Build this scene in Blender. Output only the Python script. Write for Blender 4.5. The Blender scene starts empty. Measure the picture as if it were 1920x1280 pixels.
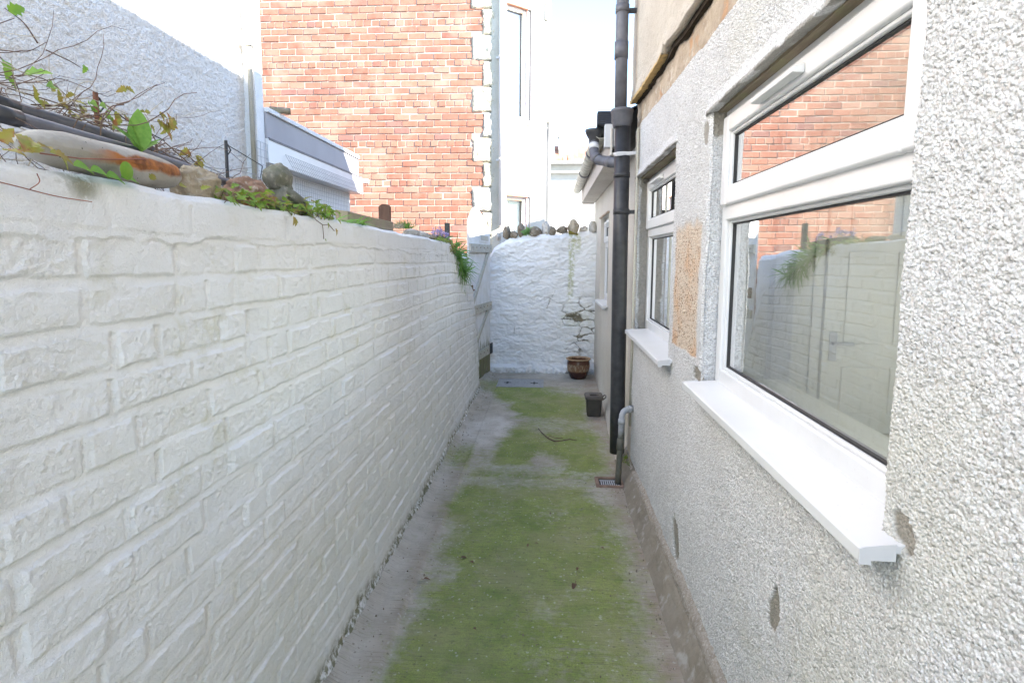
import bpy, math, random
import numpy as np
from mathutils import Vector, Matrix

random.seed(11)
R_ = np.random.default_rng(11)
SC = bpy.context.scene
COL = SC.collection
PI = math.pi

# ------------------------------------------------------------------ noise
def _h(ix, iy, s):
    ix = ix.astype(np.int64); iy = iy.astype(np.int64)
    h = (ix * 374761393 + iy * 668265263 + s * 974711 + 12345) & 0xffffffff
    h = ((h ^ (h >> 13)) * 1274126177) & 0xffffffff
    h = ((h ^ (h >> 16)) * 2246822519) & 0xffffffff
    h = h ^ (h >> 15)
    return (h & 0xffffff) / float(0x1000000)

def vn(x, y, s=0):
    ix = np.floor(x); iy = np.floor(y); fx = x - ix; fy = y - iy
    fx = fx * fx * fx * (fx * (fx * 6 - 15) + 10); fy = fy * fy * fy * (fy * (fy * 6 - 15) + 10)
    a = _h(ix, iy, s); b = _h(ix + 1, iy, s); c = _h(ix, iy + 1, s); d = _h(ix + 1, iy + 1, s)
    return (a + (b - a) * fx) * (1 - fy) + (c + (d - c) * fx) * fy

def fbm(x, y, s=0, o=4, g=.5):
    t = 0; a = 1; n = 0
    for i in range(o):
        t = t + a * (vn(x, y, s + i * 17) * 2 - 1); n += a
        x = x * 2.03 + 3.1; y = y * 2.03 + 7.7; a *= g
    return t / n

def worley(x, y, s=0, j=.9):
    ix = np.floor(x); iy = np.floor(y)
    f1 = np.full(x.shape, 9.); f2 = np.full(x.shape, 9.); cid = np.zeros(x.shape)
    for dx in (-1, 0, 1):
        for dy in (-1, 0, 1):
            px = ix + dx; py = iy + dy
            r1 = _h(px, py, s); r2 = _h(px, py, s + 5)
            d = np.hypot(px + .5 + (r1 - .5) * j - x, py + .5 + (r2 - .5) * j - y)
            cl = d < f1
            f2 = np.where(cl, f1, np.minimum(f2, d)); cid = np.where(cl, r1, cid); f1 = np.where(cl, d, f1)
    return f1, f2, cid

def ss(a, b, x):
    t = np.clip((x - a) / (b - a), 0, 1); return t * t * (3 - 2 * t)

# ------------------------------------------------------------------ objects
def wloc(o):
    v = Vector((0, 0, 0))
    while o is not None:
        v = v + Vector(o.location); o = o.parent
    return v

def thing(name, label, cat, loc=(0, 0, 0), group=None):
    o = bpy.data.objects.new(name, None); COL.objects.link(o); o.location = loc
    o.empty_display_size = .1
    o['label'] = label; o['category'] = cat
    if group: o['group'] = group
    return o

def tag(o, label, cat, group=None):
    o['label'] = label; o['category'] = cat
    if group: o['group'] = group
    return o

def struct(o, kind='structure'):
    o['kind'] = kind; return o

class MB:
    def __init__(self):
        self.v = []; self.f = []; self.c = []; self.sm = []
    def add(self, vs, fs, smooth=False, col=None):
        b = len(self.v)
        self.v += [tuple(map(float, p)) for p in vs]
        self.f += [tuple(i + b for i in f) for f in fs]
        self.sm += [smooth] * len(fs)
        self.c += [col if col is not None else (1, 1, 1, 1)] * len(vs)
        return self
    def box(self, x0, x1, y0, y1, z0, z1, col=None):
        v = [(x, y, z) for x in (x0, x1) for y in (y0, y1) for z in (z0, z1)]
        return self.add(v, [(0, 1, 3, 2), (4, 6, 7, 5), (0, 4, 5, 1), (2, 3, 7, 6), (0, 2, 6, 4), (1, 5, 7, 3)], col=col)
    def bar(self, a, b, w, h, up=(0, 0, 1)):
        a = Vector(a); b = Vector(b); d = (b - a).normalized(); up = Vector(up)
        s = d.cross(up).normalized(); u = s.cross(d).normalized()
        v = []
        for p in (a, b):
            for i, k in ((-1, -1), (1, -1), (1, 1), (-1, 1)):
                v.append(p + s * (w / 2 * i) + u * (h / 2 * k))
        return self.add(v, [(3, 2, 1, 0), (4, 5, 6, 7), (0, 1, 5, 4), (1, 2, 6, 5), (2, 3, 7, 6), (3, 0, 4, 7)])
    def tube(self, pts, r, n=10, caps=True, rs=None):
        pts = [Vector(p) for p in pts]; m = len(pts)
        vs = []; fs = []; ref = None
        for i, p in enumerate(pts):
            d = (pts[min(i + 1, m - 1)] - pts[max(i - 1, 0)]).normalized()
            if ref is None:
                ref = d.orthogonal().normalized()
            ref = (ref - d * ref.dot(d)).normalized(); s2 = d.cross(ref)
            rr = rs[i] if rs is not None else r
            for k in range(n):
                a = 2 * PI * k / n
                vs.append(p + ref * (rr * math.cos(a)) + s2 * (rr * math.sin(a)))
        for i in range(m - 1):
            for k in range(n):
                k2 = (k + 1) % n
                fs.append((i * n + k, i * n + k2, (i + 1) * n + k2, (i + 1) * n + k))
        self.add(vs, fs, True)
        if caps:
            b = len(self.v) - len(vs)
            self.f += [tuple(b + k for k in range(n))[::-1], tuple(b + (m - 1) * n + k for k in range(n))]
            self.sm += [False, False]
        return self
    def lathe(self, c, prof, n=28, sx=1, sy=1):
        vs = []; fs = []; m = len(prof)
        for r, z in prof:
            for k in range(n):
                a = 2 * PI * k / n
                vs.append((c[0] + r * sx * math.cos(a), c[1] + r * sy * math.sin(a), c[2] + z))
        for i in range(m - 1):
            for k in range(n):
                k2 = (k + 1) % n
                fs.append((i * n + k, i * n + k2, (i + 1) * n + k2, (i + 1) * n + k))
        return self.add(vs, fs, True)
    def prism(self, poly, d):
        n = len(poly); d = Vector(d)
        vs = [Vector(p) for p in poly] + [Vector(p) + d for p in poly]
        fs = [tuple(range(n))[::-1], tuple(range(n, 2 * n))]
        fs += [(i, (i + 1) % n, n + (i + 1) % n, n + i) for i in range(n)]
        return self.add(vs, fs)
    def build(self, name, mat, parent=None, bevel=0, seg=2):
        o = rawobj(name, self.v, self.f, mat, parent)
        me = o.data
        me.polygons.foreach_set('use_smooth', self.sm)
        if any(c != (1, 1, 1, 1) for c in self.c):
            a = me.color_attributes.new('Col', 'FLOAT_COLOR', 'POINT')
            a.data.foreach_set('color', np.array(self.c, dtype=np.float32).ravel())
        if bevel:
            m = o.modifiers.new('Bevel', 'BEVEL'); m.width = bevel; m.segments = seg; m.limit_method = 'ANGLE'
            me.polygons.foreach_set('use_smooth', [True] * len(me.polygons))
            m.harden_normals = True
        return o

def rawobj(name, v, f, mat, parent=None):
    me = bpy.data.meshes.new(name)
    off = np.array(wloc(parent)) if parent is not None else np.zeros(3)
    v = np.asarray(v, dtype=float) - off
    me.from_pydata([tuple(p) for p in v], [], f); me.update()
    o = bpy.data.objects.new(name, me); COL.objects.link(o)
    if mat is not None: me.materials.append(mat)
    if parent is not None: o.parent = parent
    return o

def grid(name, X, Y, Z, mat, parent=None, keep=None, attr=None, smooth=True, flip=False):
    """a height-field sheet from 2-D coordinate arrays (numpy, fast)"""
    off = np.array(wloc(parent)) if parent is not None else np.zeros(3)
    n, m = X.shape
    co = np.stack([X - off[0], Y - off[1], Z - off[2]], -1).reshape(-1, 3).astype(np.float32)
    idx = np.arange(n * m).reshape(n, m)
    q = np.stack([idx[:-1, :-1], idx[:-1, 1:], idx[1:, 1:], idx[1:, :-1]], -1)
    if flip: q = q[..., ::-1]
    q = q.reshape(-1, 4)
    if keep is not None: q = q[keep.reshape(-1)]
    used = np.zeros(n * m, bool); used[q.ravel()] = True
    mp = np.cumsum(used) - 1; q = mp[q]; co = co[used]
    me = bpy.data.meshes.new(name)
    me.vertices.add(len(co)); me.vertices.foreach_set('co', co.ravel())
    me.loops.add(q.size); me.loops.foreach_set('vertex_index', q.ravel().astype(np.int32))
    me.polygons.add(len(q)); me.polygons.foreach_set('loop_start', np.arange(0, q.size, 4, dtype=np.int32))
    me.polygons.foreach_set('use_smooth', np.full(len(q), smooth))
    me.update(calc_edges=True); me.validate()
    if attr is not None:
        a = me.color_attributes.new('Col', 'FLOAT_COLOR', 'POINT')
        c = np.ones((n * m, 4), np.float32); c[:, :attr.shape[-1]] = attr.reshape(n * m, -1)
        a.data.foreach_set('color', c[used].ravel())
    o = bpy.data.objects.new(name, me); COL.objects.link(o); me.materials.append(mat)
    if parent is not None: o.parent = parent
    return o

def copy_tree(o, parent=None):
    c = o.copy(); COL.objects.link(c)
    if parent is not None: c.parent = parent
    for ch in list(o.children): copy_tree(ch, c)
    return c

# ------------------------------------------------------------------ materials
class NT:
    def __init__(s, name, rough=.8, spec=.3):
        s.m = bpy.data.materials.new(name); s.m.use_nodes = True
        s.t = s.m.node_tree; s.b = s.t.nodes['Principled BSDF']
        s.b.inputs['Roughness'].default_value = rough
        s.b.inputs['Specular IOR Level'].default_value = spec
        tc = s.t.nodes.new('ShaderNodeNewGeometry'); s.P = tc.outputs['Position']; s.geo = tc
    def set(s, sock, v):
        if isinstance(v, bpy.types.NodeSocket): s.t.links.new(v, sock)
        else: sock.default_value = v
    def n(s, typ, props=None, **inp):
        nd = s.t.nodes.new('ShaderNode' + typ)
        for k, v in (props or {}).items(): setattr(nd, k, v)
        for k, v in inp.items():
            s.set(nd.inputs[int(k[1:])] if k[0] == 'i' and k[1:].isdigit() else nd.inputs[k], v)
        return nd
    def map(s, sc, vec=None):
        return s.n('Mapping', None, Vector=vec or s.P, Scale=sc).outputs[0]
    def noise(s, scale, detail=4, rough=.55, vec=None, out='Fac', dist=0):
        return s.n('TexNoise', None, Vector=vec or s.P, Scale=scale, Detail=detail, Roughness=rough, Distortion=dist).outputs[out]
    def vor(s, scale, vec=None, out='Distance', feature='F1', rnd=1.):
        return s.n('TexVoronoi', {'feature': feature}, Vector=vec or s.P, Scale=scale, Randomness=rnd).outputs[out]
    def ramp(s, f, stops):
        nd = s.n('ValToRGB', None, Fac=f); e = nd.color_ramp.elements
        while len(e) < len(stops): e.new(.5)
        for el, (p, c) in zip(e, stops):
            el.position = p; el.color = (c, c, c, 1) if isinstance(c, (int, float)) else (*c, 1)
        return nd.outputs[0]
    def mix(s, f, a, b, mode='MIX'):
        nd = s.n('Mix', {'data_type': 'RGBA', 'blend_type': mode})
        s.set(nd.inputs[0], f)
        for i, v in ((6, a), (7, b)):
            s.set(nd.inputs[i], (*v, 1) if isinstance(v, tuple) and len(v) == 3 else v)
        return nd.outputs[2]
    def math(s, op, a, b=0., clamp=False):
        nd = s.n('Math', {'operation': op, 'use_clamp': clamp}); s.set(nd.inputs[0], a); s.set(nd.inputs[1], b); return nd.outputs[0]
    def mr(s, v, a, b, c=0., d=1.):
        nd = s.n('MapRange', {'clamp': True}); 
        for i, x in enumerate((v, a, b, c, d)): s.set(nd.inputs[i], x)
        return nd.outputs[0]
    def xyz(s):
        nd = s.n('SeparateXYZ', None, Vector=s.P); return nd.outputs
    def attr(s):
        nd = s.n('Attribute', {'attribute_name': 'Col'}); sp = s.n('SeparateColor', None, Color=nd.outputs['Color'])
        return nd.outputs['Color'], sp.outputs[0], sp.outputs[1], sp.outputs[2]
    def bump(s, h, dist=.002, strength=1., normal=None):
        nd = s.n('Bump', None, Height=h, Distance=dist, Strength=strength)
        if normal is not None: s.set(nd.inputs['Normal'], normal)
        s.t.links.new(nd.outputs[0], s.b.inputs['Normal']); return nd.outputs[0]
    def color(s, c):
        s.set(s.b.inputs['Base Color'], (*c, 1) if isinstance(c, tuple) else c); return s
    def rough(s, r): s.set(s.b.inputs['Roughness'], r); return s

def simple(name, c, rough=.6, spec=.4, var=.12, scale=30, bump=.0, bscale=200, metal=0):
    t = NT(name, rough, spec)
    k = t.noise(scale, 5)
    d = tuple(x * (1 - var) for x in c); e = tuple(min(1, x * (1 + var)) for x in c)
    t.color(t.mix(t.mr(k, .3, .7), d, e))
    if bump: t.bump(t.noise(bscale, 4), bump)
    t.b.inputs['Metallic'].default_value = metal
    return t.m

# painted brick: thick white masonry paint, faint yellow and green staining
def m_white_brick():
    t = NT('painted_brick', .62, .25)
    x, y, z = t.xyz()
    c = t.mix(t.mr(t.noise(3.2, 5), .35, .7), (.845, .85, .855), (.79, .795, .795))
    st = t.math('MULTIPLY', t.mr(t.noise(9, 5, .65), .56, .74), t.mr(t.noise(1.7, 3), .42, .62))
    c = t.mix(t.math('MULTIPLY', st, .8), c, (.60, .585, .46))
    _, r, g, b = t.attr()
    c = t.mix(t.math('MULTIPLY', r, t.mr(t.noise(45, 4), .3, .6)), c, (.45, .43, .32))      # dirt caught in the joints
    c = t.mix(t.math('MULTIPLY', g, t.mr(t.noise(28, 5, .7), .42, .55)), c, (.21, .205, .13))   # mossy footing
    c = t.mix(t.mr(t.noise(260, 2), .70, .76, 0, .5), c, (.42, .40, .36))
    t.color(c)
    h = t.math('ADD', t.math('MULTIPLY', t.noise(380, 3), .5), t.noise(110, 6, .68))
    t.bump(h, .0045, .9)
    return t.m

def m_pebble():
    t = NT('pebbledash', .78, .2)
    _, r, g, b = t.attr()
    v = t.vor(170, out='Color'); vd = t.vor(170)
    k = t.n('SeparateColor', None, Color=v).outputs[0]
    k2 = t.n('SeparateColor', None, Color=t.vor(330, out='Color')).outputs[0]
    c = t.mix(t.mr(t.noise(2.5, 4), .35, .65), (.72, .723, .726), (.66, .663, .666))
    c = t.mix(t.mr(k2, .46, .9, 0, .58), c, (.39, .387, .383))          # grey grit, painted mostly to stand in for shade between the stones
    c = t.mix(t.mr(k, .72, .84, 0, .55), c, (.40, .39, .385))
    c = t.mix(t.mr(k, .10, .06, 0, .35), c, (.52, .44, .40))
    c = t.mix(t.math('MULTIPLY', t.mr(t.noise(1.3, 4), .56, .72), .5), c, (.60, .585, .50))
    # cream unpainted corner, bare ochre patch, knocked-off patches
    cr = t.mix(t.mr(k, .25, .8), (.60, .535, .455), (.70, .65, .58))
    c = t.mix(r, c, cr)
    br = t.mix(t.mr(k, .2, .8), (.68, .59, .49), (.56, .43, .32))
    br = t.mix(t.mr(t.noise(5, 4), .50, .66, 0, .8), br, (.62, .40, .25))
    br = t.mix(t.mr(k, .86, .9), br, (.24, .17, .12))
    c = t.mix(g, c, br)
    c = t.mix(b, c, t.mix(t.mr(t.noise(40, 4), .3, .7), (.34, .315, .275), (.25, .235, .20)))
    t.color(c)
    h = t.math('SUBTRACT', t.math('MULTIPLY', t.noise(90, 4), .6), t.math('MULTIPLY', vd, .9))
    t.bump(h, .0045, 1.)
    return t.m

def m_render(name, a, b, scale=260, dist=.0022, stain=(.45, .40, .33), amt=.5):
    t = NT(name, .85, .15)
    v = t.vor(scale); k = t.n('SeparateColor', None, Color=t.vor(scale, out='Color')).outputs[0]
    c = t.mix(t.mr(t.noise(2.2, 5), .35, .65), a, b)
    c = t.mix(t.mr(k, .85, .9, 0, .4), c, tuple(q * .62 for q in b))
    c = t.mix(t.math('MULTIPLY', t.mr(t.noise(4, 6, .7), .55, .75), amt), c, stain)
    t.color(c)
    t.bump(t.math('SUBTRACT', t.math('MULTIPLY', t.noise(60, 4), .8), v), dist, .8)
    return t.m

def m_bare():
    t = NT('bare_render', .9, .1)
    c = t.mix(t.mr(t.noise(6, 6, .65), .35, .65), (.50, .42, .33), (.36, .285, .215))
    c = t.mix(t.mr(t.noise(19, 5, .7), .55, .66), c, (.60, .55, .48))
    c = t.mix(t.mr(t.noise(9, 4), .60, .70, 0, .7), c, (.50, .28, .15))
    t.color(c); t.bump(t.noise(70, 6, .65), .008, .9); return t.m

def m_path():
    t = NT('mossy_concrete', .9, .15)
    _, r, g, b = t.attr()
    mp = t.map((5, 62, 1)); sweep = t.noise(1, 6, .68, vec=mp); fs = t.noise(1, 4, .6, vec=t.map((7, 190, 1)))          # brush strokes run across the path
    fine = t.noise(160, 4, .6)
    c = t.mix(t.mr(t.noise(7, 6, .6), .33, .67), (.54, .495, .425), (.40, .36, .30))
    c = t.mix(t.math('MULTIPLY', b, t.mr(t.noise(5, 5), .3, .6)), c, (.40, .325, .26))
    c = t.mix(t.math('MULTIPLY', g, t.mr(t.noise(6, 5), .25, .6)), c, (.66, .63, .58))
    c = t.mix(t.mr(sweep, .54, .72, 0, .40), c, (.25, .23, .20))
    moss = t.mix(t.mr(t.noise(4.5, 5), .35, .65), (.205, .285, .045), (.315, .38, .085))
    moss = t.mix(t.mr(t.noise(5, 6, .7), .50, .64, 0, .8), moss, (.17, .26, .035))
    moss = t.mix(t.mr(t.noise(34, 5, .7), .50, .66, 0, .55), moss, (.19, .185, .075))
    moss = t.mix(t.mr(fine, .47, .70, 0, .75), moss, (.13, .145, .055))
    moss = t.mix(t.mr(sweep, .52, .70, 0, .35), moss, (.15, .155, .085))
    mk = t.math('ADD', r, t.math('MULTIPLY', t.math('SUBTRACT', t.noise(22, 7, .72), .5), 1.9))
    mk = t.math('SUBTRACT', mk, t.math('MULTIPLY', t.mr(sweep, .5, .8), .38))
    mk = t.mr(mk, .08, .95)
    moss = t.mix(t.mr(t.noise(2.6, 5, .65), .45, .66, 0, .7), moss, (.34, .325, .16))
    c = t.mix(t.math('MULTIPLY', mk, .88), c, moss)
    c = t.mix(t.mr(fs, .57, .70, 0, .65), c, (.13, .125, .085))
    c = t.mix(t.mr(t.noise(70, 5, .7), .60, .70, 0, .5), c, (.17, .155, .11))
    c = t.mix(t.mr(t.noise(190, 3, .6), .60, .74, 0, .22), c, (.52, .52, .34))
    c = t.mix(t.mr(t.vor(75), .16, .07, 0, 1.), c, (.43, .42, .38)) if False else c
    k = t.n('SeparateColor', None, Color=t.vor(120, out='Color')).outputs[0]
    c = t.mix(t.mr(k, .986, .99, 0, .45), c, (.62, .61, .55))
    c = t.mix(t.mr(k, .012, .008, 0, .5), c, (.12, .105, .08))
    t.color(c)
    h = t.math('ADD', t.math('MULTIPLY', sweep, 1.3), t.math('MULTIPLY', fine, .7))
    t.bump(h, .008, 1.); return t.m

def m_stonewall():
    t = NT('limewashed_rubble', .75, .2)
    _, r, g, b = t.attr()
    c = t.mix(t.mr(t.noise(3.5, 5), .35, .65), (.84, .835, .825), (.78, .775, .765))
    c = t.mix(t.math('MULTIPLY', g, t.mr(t.noise(24, 5, .65), .40, .56)), c, (.40, .41, .17))     # green streak below the weeds
    c = t.mix(t.math('MULTIPLY', r, t.mr(t.noise(30, 5), .25, .45)), c, (.20, .175, .12))            # moss in open joints
    c = t.mix(t.math('MULTIPLY', b, t.mr(t.noise(18, 5), .40, .62)), c, (.36, .34, .30))
    t.color(c); t.bump(t.noise(55, 6, .62), .006, .7); return t.m

def m_brick():
    t = NT('red_brick', .85, .15)
    cc = t.attr()[0]
    c = t.mix(t.mr(t.noise(9, 5, .6), .3, .7, 0, .4), cc, (.36, .215, .165))
    c = t.mix(t.mr(t.noise(2.2, 4), .52, .75, 0, .5), c, (.43, .315, .245))
    c = t.mix(t.mr(t.noise(60, 3), .62, .72, 0, .4), c, (.30, .17, .11))
    t.color(c); t.bump(t.noise(110, 5), .004, .6); return t.m

def m_glass():
    t = NT('window_glass'); nt = t.t
    nt.nodes.remove(t.b)
    lw = t.n('LayerWeight', None, Blend=.5).outputs['Facing']
    f = t.math('ADD', t.math('MULTIPLY', t.math('POWER', lw, 3.4), 2.2), .06, True)
    tr = t.n('BsdfTransparent', None, Color=(.93, .95, .94, 1)); gl = t.n('BsdfGlossy', None, Color=(1, 1, 1, 1), Roughness=0.)
    mx = t.n('MixShader'); nt.links.new(f, mx.inputs[0]); nt.links.new(tr.outputs[0], mx.inputs[1]); nt.links.new(gl.outputs[0], mx.inputs[2])
    nt.links.new(mx.outputs[0], nt.nodes['Material Output'].inputs[0]); return t.m

def m_leaf(name, a, b, c=None, scale=40):
    t = NT(name, .5, .35); nt = t.t
    k = t.noise(scale, 3)
    col = t.mix(t.mr(k, .35, .65), a, b)
    if c: col = t.mix(t.mr(t.noise(scale * .6 + 3, 2), .56, .64), col, c)
    t.color(col)
    tl = t.n('BsdfTranslucent'); nt.links.new(col, tl.inputs[0])
    mx = t.n('MixShader', None, Fac=.38) if False else t.n('MixShader'); mx.inputs[0].default_value = .38
    nt.links.new(t.b.outputs[0], mx.inputs[1]); nt.links.new(tl.outputs[0], mx.inputs[2])
    nt.links.new(mx.outputs[0], nt.nodes['Material Output'].inputs[0]); return t.m

def m_stone(name, a, b, c, scale=12, bump=.01):
    t = NT(name, .88, .15)
    k = t.mix(t.mr(t.noise(scale, 6, .65), .35, .65), a, b)
    k = t.mix(t.mr(t.noise(scale * 2.3, 5), .55, .68), k, c)
    t.color(k); t.bump(t.noise(scale * 7, 6, .65), bump, .8); return t.m

def m_wood(name, a, b, moss=None, scale=(60, 60, 6)):
    t = NT(name, .85, .15)
    g = t.noise(1, 6, .6, vec=t.map(scale))
    k = t.mix(t.mr(g, .3, .7), a, b)
    if moss: k = t.mix(t.mr(t.noise(9, 5), .5, .65), k, moss)
    t.color(k); t.bump(g, .004, .7); return t.m

def m_gatepaint():
    t = NT('flaking_gate_paint', .7, .2)
    x, y, z = t.xyz()
    g = t.noise(1, 6, .65, vec=t.map((40, 40, 5)))
    c = t.mix(t.mr(t.noise(5, 4), .4, .65), (.78, .78, .775), (.66, .655, .62))
    bare = t.mr(t.math('ADD', g, t.mr(z, .62, .25, 0, .42)), .70, .80)
    c = t.mix(bare, c, t.mix(t.mr(t.noise(14, 4), .4, .6), (.20, .18, .12), (.20, .205, .10)))
    t.color(c); t.bump(g, .004, .5); return t.m

def m_pot():
    t = NT('glazed_pot', .22, .5); x, y, z = t.xyz()
    zz = t.math('ADD', z, t.math('MULTIPLY', t.math('SUBTRACT', t.noise(25, 4), .5), .035))
    c = t.ramp(t.mr(zz, 0, .27), [(0, (.035, .012, .01)), (.36, (.055, .016, .012)), (.44, (.22, .12, .06)), (.66, (.17, .085, .045)), (.76, (.09, .035, .02)), (.9, (.09, .035, .02)), (.955, (.42, .27, .15))])
    band = t.math('MULTIPLY', t.mr(z, .10, .13), t.mr(z, .21, .18))
    sp = t.noise(1, 4, .7, vec=t.map((60, 60, 14)))
    c = t.mix(t.math('MULTIPLY', band, t.mr(sp, .48, .66)), c, (.48, .40, .27))
    t.color(c); return t.m

def m_log():
    t = NT('rust_stained_cobble', .8, .2); x, y, z = t.xyz()
    c = t.mix(t.mr(t.noise(9, 5), .35, .65), (.40, .38, .34), (.31, .285, .245))
    zz = t.math('ADD', z, t.math('MULTIPLY', t.math('SUBTRACT', t.noise(16, 5), .5), .03))
    zz = t.math('SUBTRACT', zz, t.math('MULTIPLY', t.math('SUBTRACT', y, 1.1), .03))
    band = t.math('MULTIPLY', t.mr(zz, 1.716, 1.722), t.mr(zz, 1.744, 1.739))
    band = t.math('MULTIPLY', band, t.math('MULTIPLY', t.mr(y, .96, 1.03), t.mr(y, 1.235, 1.215)))
    c = t.mix(band, c, t.mix(t.mr(t.noise(34, 5), .4, .62), (.40, .155, .05), (.17, .07, .035)))
    c = t.mix(t.mr(zz, 1.712, 1.69, 0, .6), c, (.32, .29, .235))
    c = t.mix(t.mr(t.vor(55), .10, .05), c, (.06, .05, .04))
    t.color(c); t.bump(t.noise(70, 5), .005, .6); return t.m

M = {}
M['wb'] = m_white_brick(); M['peb'] = m_pebble(); M['bare'] = m_bare(); M['path'] = m_path(); M['yard'] = simple('pale_paving', (.42, .405, .375), .9, .1, .12, 3)
M['stonew'] = m_stonewall(); M['brick'] = m_brick(); M['glass'] = m_glass(); M['gate'] = m_gatepaint()
M['pot'] = m_pot(); M['worn'] = m_wood('worn_gate_ledge', (.60, .585, .53), (.36, .34, .27), (.50, .47, .38), (30, 30, 30)); M['log'] = m_log()
M['beige'] = m_render('beige_render', (.56, .505, .43), (.50, .445, .375), 240, .0028)
M['cream'] = m_render('cream_render', (.66, .625, .56), (.60, .56, .49), 300, .0018, amt=.3)
M['rough'] = m_render('white_roughcast', (.80, .765, .715), (.75, .715, .665), 120, .006, (.55, .55, .55), .35)
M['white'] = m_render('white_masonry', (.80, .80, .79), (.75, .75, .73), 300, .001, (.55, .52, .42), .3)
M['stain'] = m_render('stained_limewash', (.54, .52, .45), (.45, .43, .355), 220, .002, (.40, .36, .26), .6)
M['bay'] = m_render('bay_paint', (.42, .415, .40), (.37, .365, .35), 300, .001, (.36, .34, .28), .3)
M['quoin'] = m_stone('weathered_quoin', (.60, .56, .44), (.48, .44, .34), (.27, .25, .19), 14, .012)
def m_upvc():
    t = NT('white_upvc', .28, .5)
    c = t.mix(t.mr(t.noise(5, 5, .6), .4, .7), (.69, .695, .70), (.65, .65, .65))
    c = t.mix(t.mr(t.noise(1, 5, .7, vec=t.map((60, 14, 6))), .60, .78, 0, .35), c, (.56, .55, .50))
    c = t.mix(t.mr(t.noise(140, 2), .72, .76, 0, .5), c, (.45, .43, .38))
    t.color(c); return t.m
M['upvc'] = m_upvc()
M['gasket_or_outline'] = simple('black_gasket', (.03, .03, .032), .6, .3)
M['black'] = simple('black_pipe', (.035, .035, .038), .42, .45, .35, 18, .0008, 90)
M['blackgrey'] = simple('weathered_black_plastic', (.115, .115, .130), .5, .45, .25, 14, .0006, 90)
M['grey'] = simple('grey_plastic', (.42, .43, .45), .5, .4, .15, 20)
M['palegrey'] = simple('pale_grey_plastic', (.60, .60, .61), .5, .4, .06, 8)
M['oldgutter'] = simple('mossy_gutter', (.50, .485, .42), .7, .25, .35, 14, .001, 80)
M['fascia'] = m_render('peeling_fascia', (.66, .62, .57), (.56, .51, .46), 90, .0012, (.40, .33, .28), .4)
M['lead'] = simple('grey_flashing', (.36, .35, .365), .6, .3, .06, 4)
M['metal'] = simple('galvanised_lid', (.36, .365, .375), .5, .5, .18, 25, .001, 160, .35)
M['iron'] = simple('dark_iron', (.03, .03, .03), .6, .4, .3)
M['rust'] = simple('rusty_iron', (.16, .07, .04), .85, .2, .4, 25, .002)
M['wire'] = simple('grey_wire', (.34, .34, .35), .55, .4)
M['clay'] = simple('fired_clay', (.30, .20, .15), .85, .2, .3, 20, .003)
M['tile'] = simple('red_clay_tile', (.42, .20, .13), .85, .2, .3, 3)
M['slate'] = simple('dark_slate', (.05, .055, .07), .6, .3, .3, 8)
M['fillet'] = m_stone('cement_fillet', (.30, .265, .215), (.22, .19, .15), (.40, .37, .33), 7, .006)
M['gravel'] = m_stone('exposed_gravel', (.47, .42, .365), (.30, .26, .215), (.60, .56, .51), 55, .006)
M['ochre'] = m_stone('ochre_board', (.60, .42, .19), (.52, .37, .18), (.38, .26, .13), 14, .003)
M['dark'] = simple('painted_shade', (.05, .04, .03), .95, .1, .3, 20, .004)
M['inner'] = simple('cream_plaster', (.72, .715, .67), .8, .2, .03, 2)
M['innerw'] = simple('white_gloss_door', (.72, .715, .675), .4, .4, .02, 2)
M['carpet'] = simple('beige_carpet', (.45, .42, .36), .95, .1, .1, 30)
M['chrome'] = simple('brushed_chrome', (.30, .30, .31), .35, .5, .05, 10, 0, 10, .8)
M['soil'] = m_stone('garden_soil', (.10, .075, .05), (.06, .045, .03), (.12, .13, .05), 10, .03)
M['rock1'] = m_stone('tan_sandstone', (.50, .42, .31), (.38, .31, .22), (.60, .54, .43), 22, .012)
M['rock2'] = m_stone('red_brown_rock', (.36, .22, .15), (.27, .17, .12), (.50, .42, .35), 26, .012)
M['rock3'] = m_stone('pale_rock', (.60, .57, .52), (.46, .43, .38), (.30, .26, .20), 14, .012)
M['rock4'] = m_stone('brown_coping_rock', (.30, .25, .185), (.19, .155, .11), (.46, .42, .36), 14, .012)
M['statue'] = m_stone('mossy_cast_stone', (.20, .195, .165), (.14, .145, .105), (.30, .28, .24), 20, .006)
M['oldwood'] = m_wood('weathered_timber', (.36, .30, .22), (.22, .175, .125), (.30, .28, .17), (9, 9, 60) if False else (50, 6, 50))
M['brownpost'] = m_wood('brown_stake', (.17, .105, .075), (.10, .06, .045))
M['greypost'] = m_wood('grey_stake', (.105, .11, .10), (.065, .07, .065))
M['stem'] = simple('dry_stem', (.17, .115, .085), .8, .2, .4, 30)
M['stemr'] = simple('red_runner', (.30, .12, .09), .7, .25, .3, 30)
M['straw'] = simple('pale_straw', (.48, .42, .31), .8, .2, .2, 30)
M['leafb'] = m_leaf('fresh_leaf', (.16, .34, .035), (.23, .40, .05))
M['leafy'] = m_leaf('yellowing_leaf', (.28, .32, .05), (.34, .25, .07), (.30, .14, .05))
M['leafi'] = m_leaf('clump_leaf', (.17, .30, .04), (.24, .33, .06), (.33, .30, .07), 60)
M['leafg'] = m_leaf('lily_blade', (.13, .28, .05), (.20, .37, .07))
M['leafd'] = m_leaf('striped_leaf', (.12, .27, .04), (.20, .36, .06), None, 70)
M['leafp'] = m_leaf('wall_fern', (.17, .33, .09), (.24, .38, .13))
M['lav'] = m_leaf('lilac_petal', (.44, .36, .62), (.56, .49, .74))
M['dead'] = m_leaf('dead_leaf', (.14, .08, .05), (.22, .13, .08))
M['curtain'] = simple('net_curtain', (.75, .78, .78), .9, .1, .05, 20)

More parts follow.
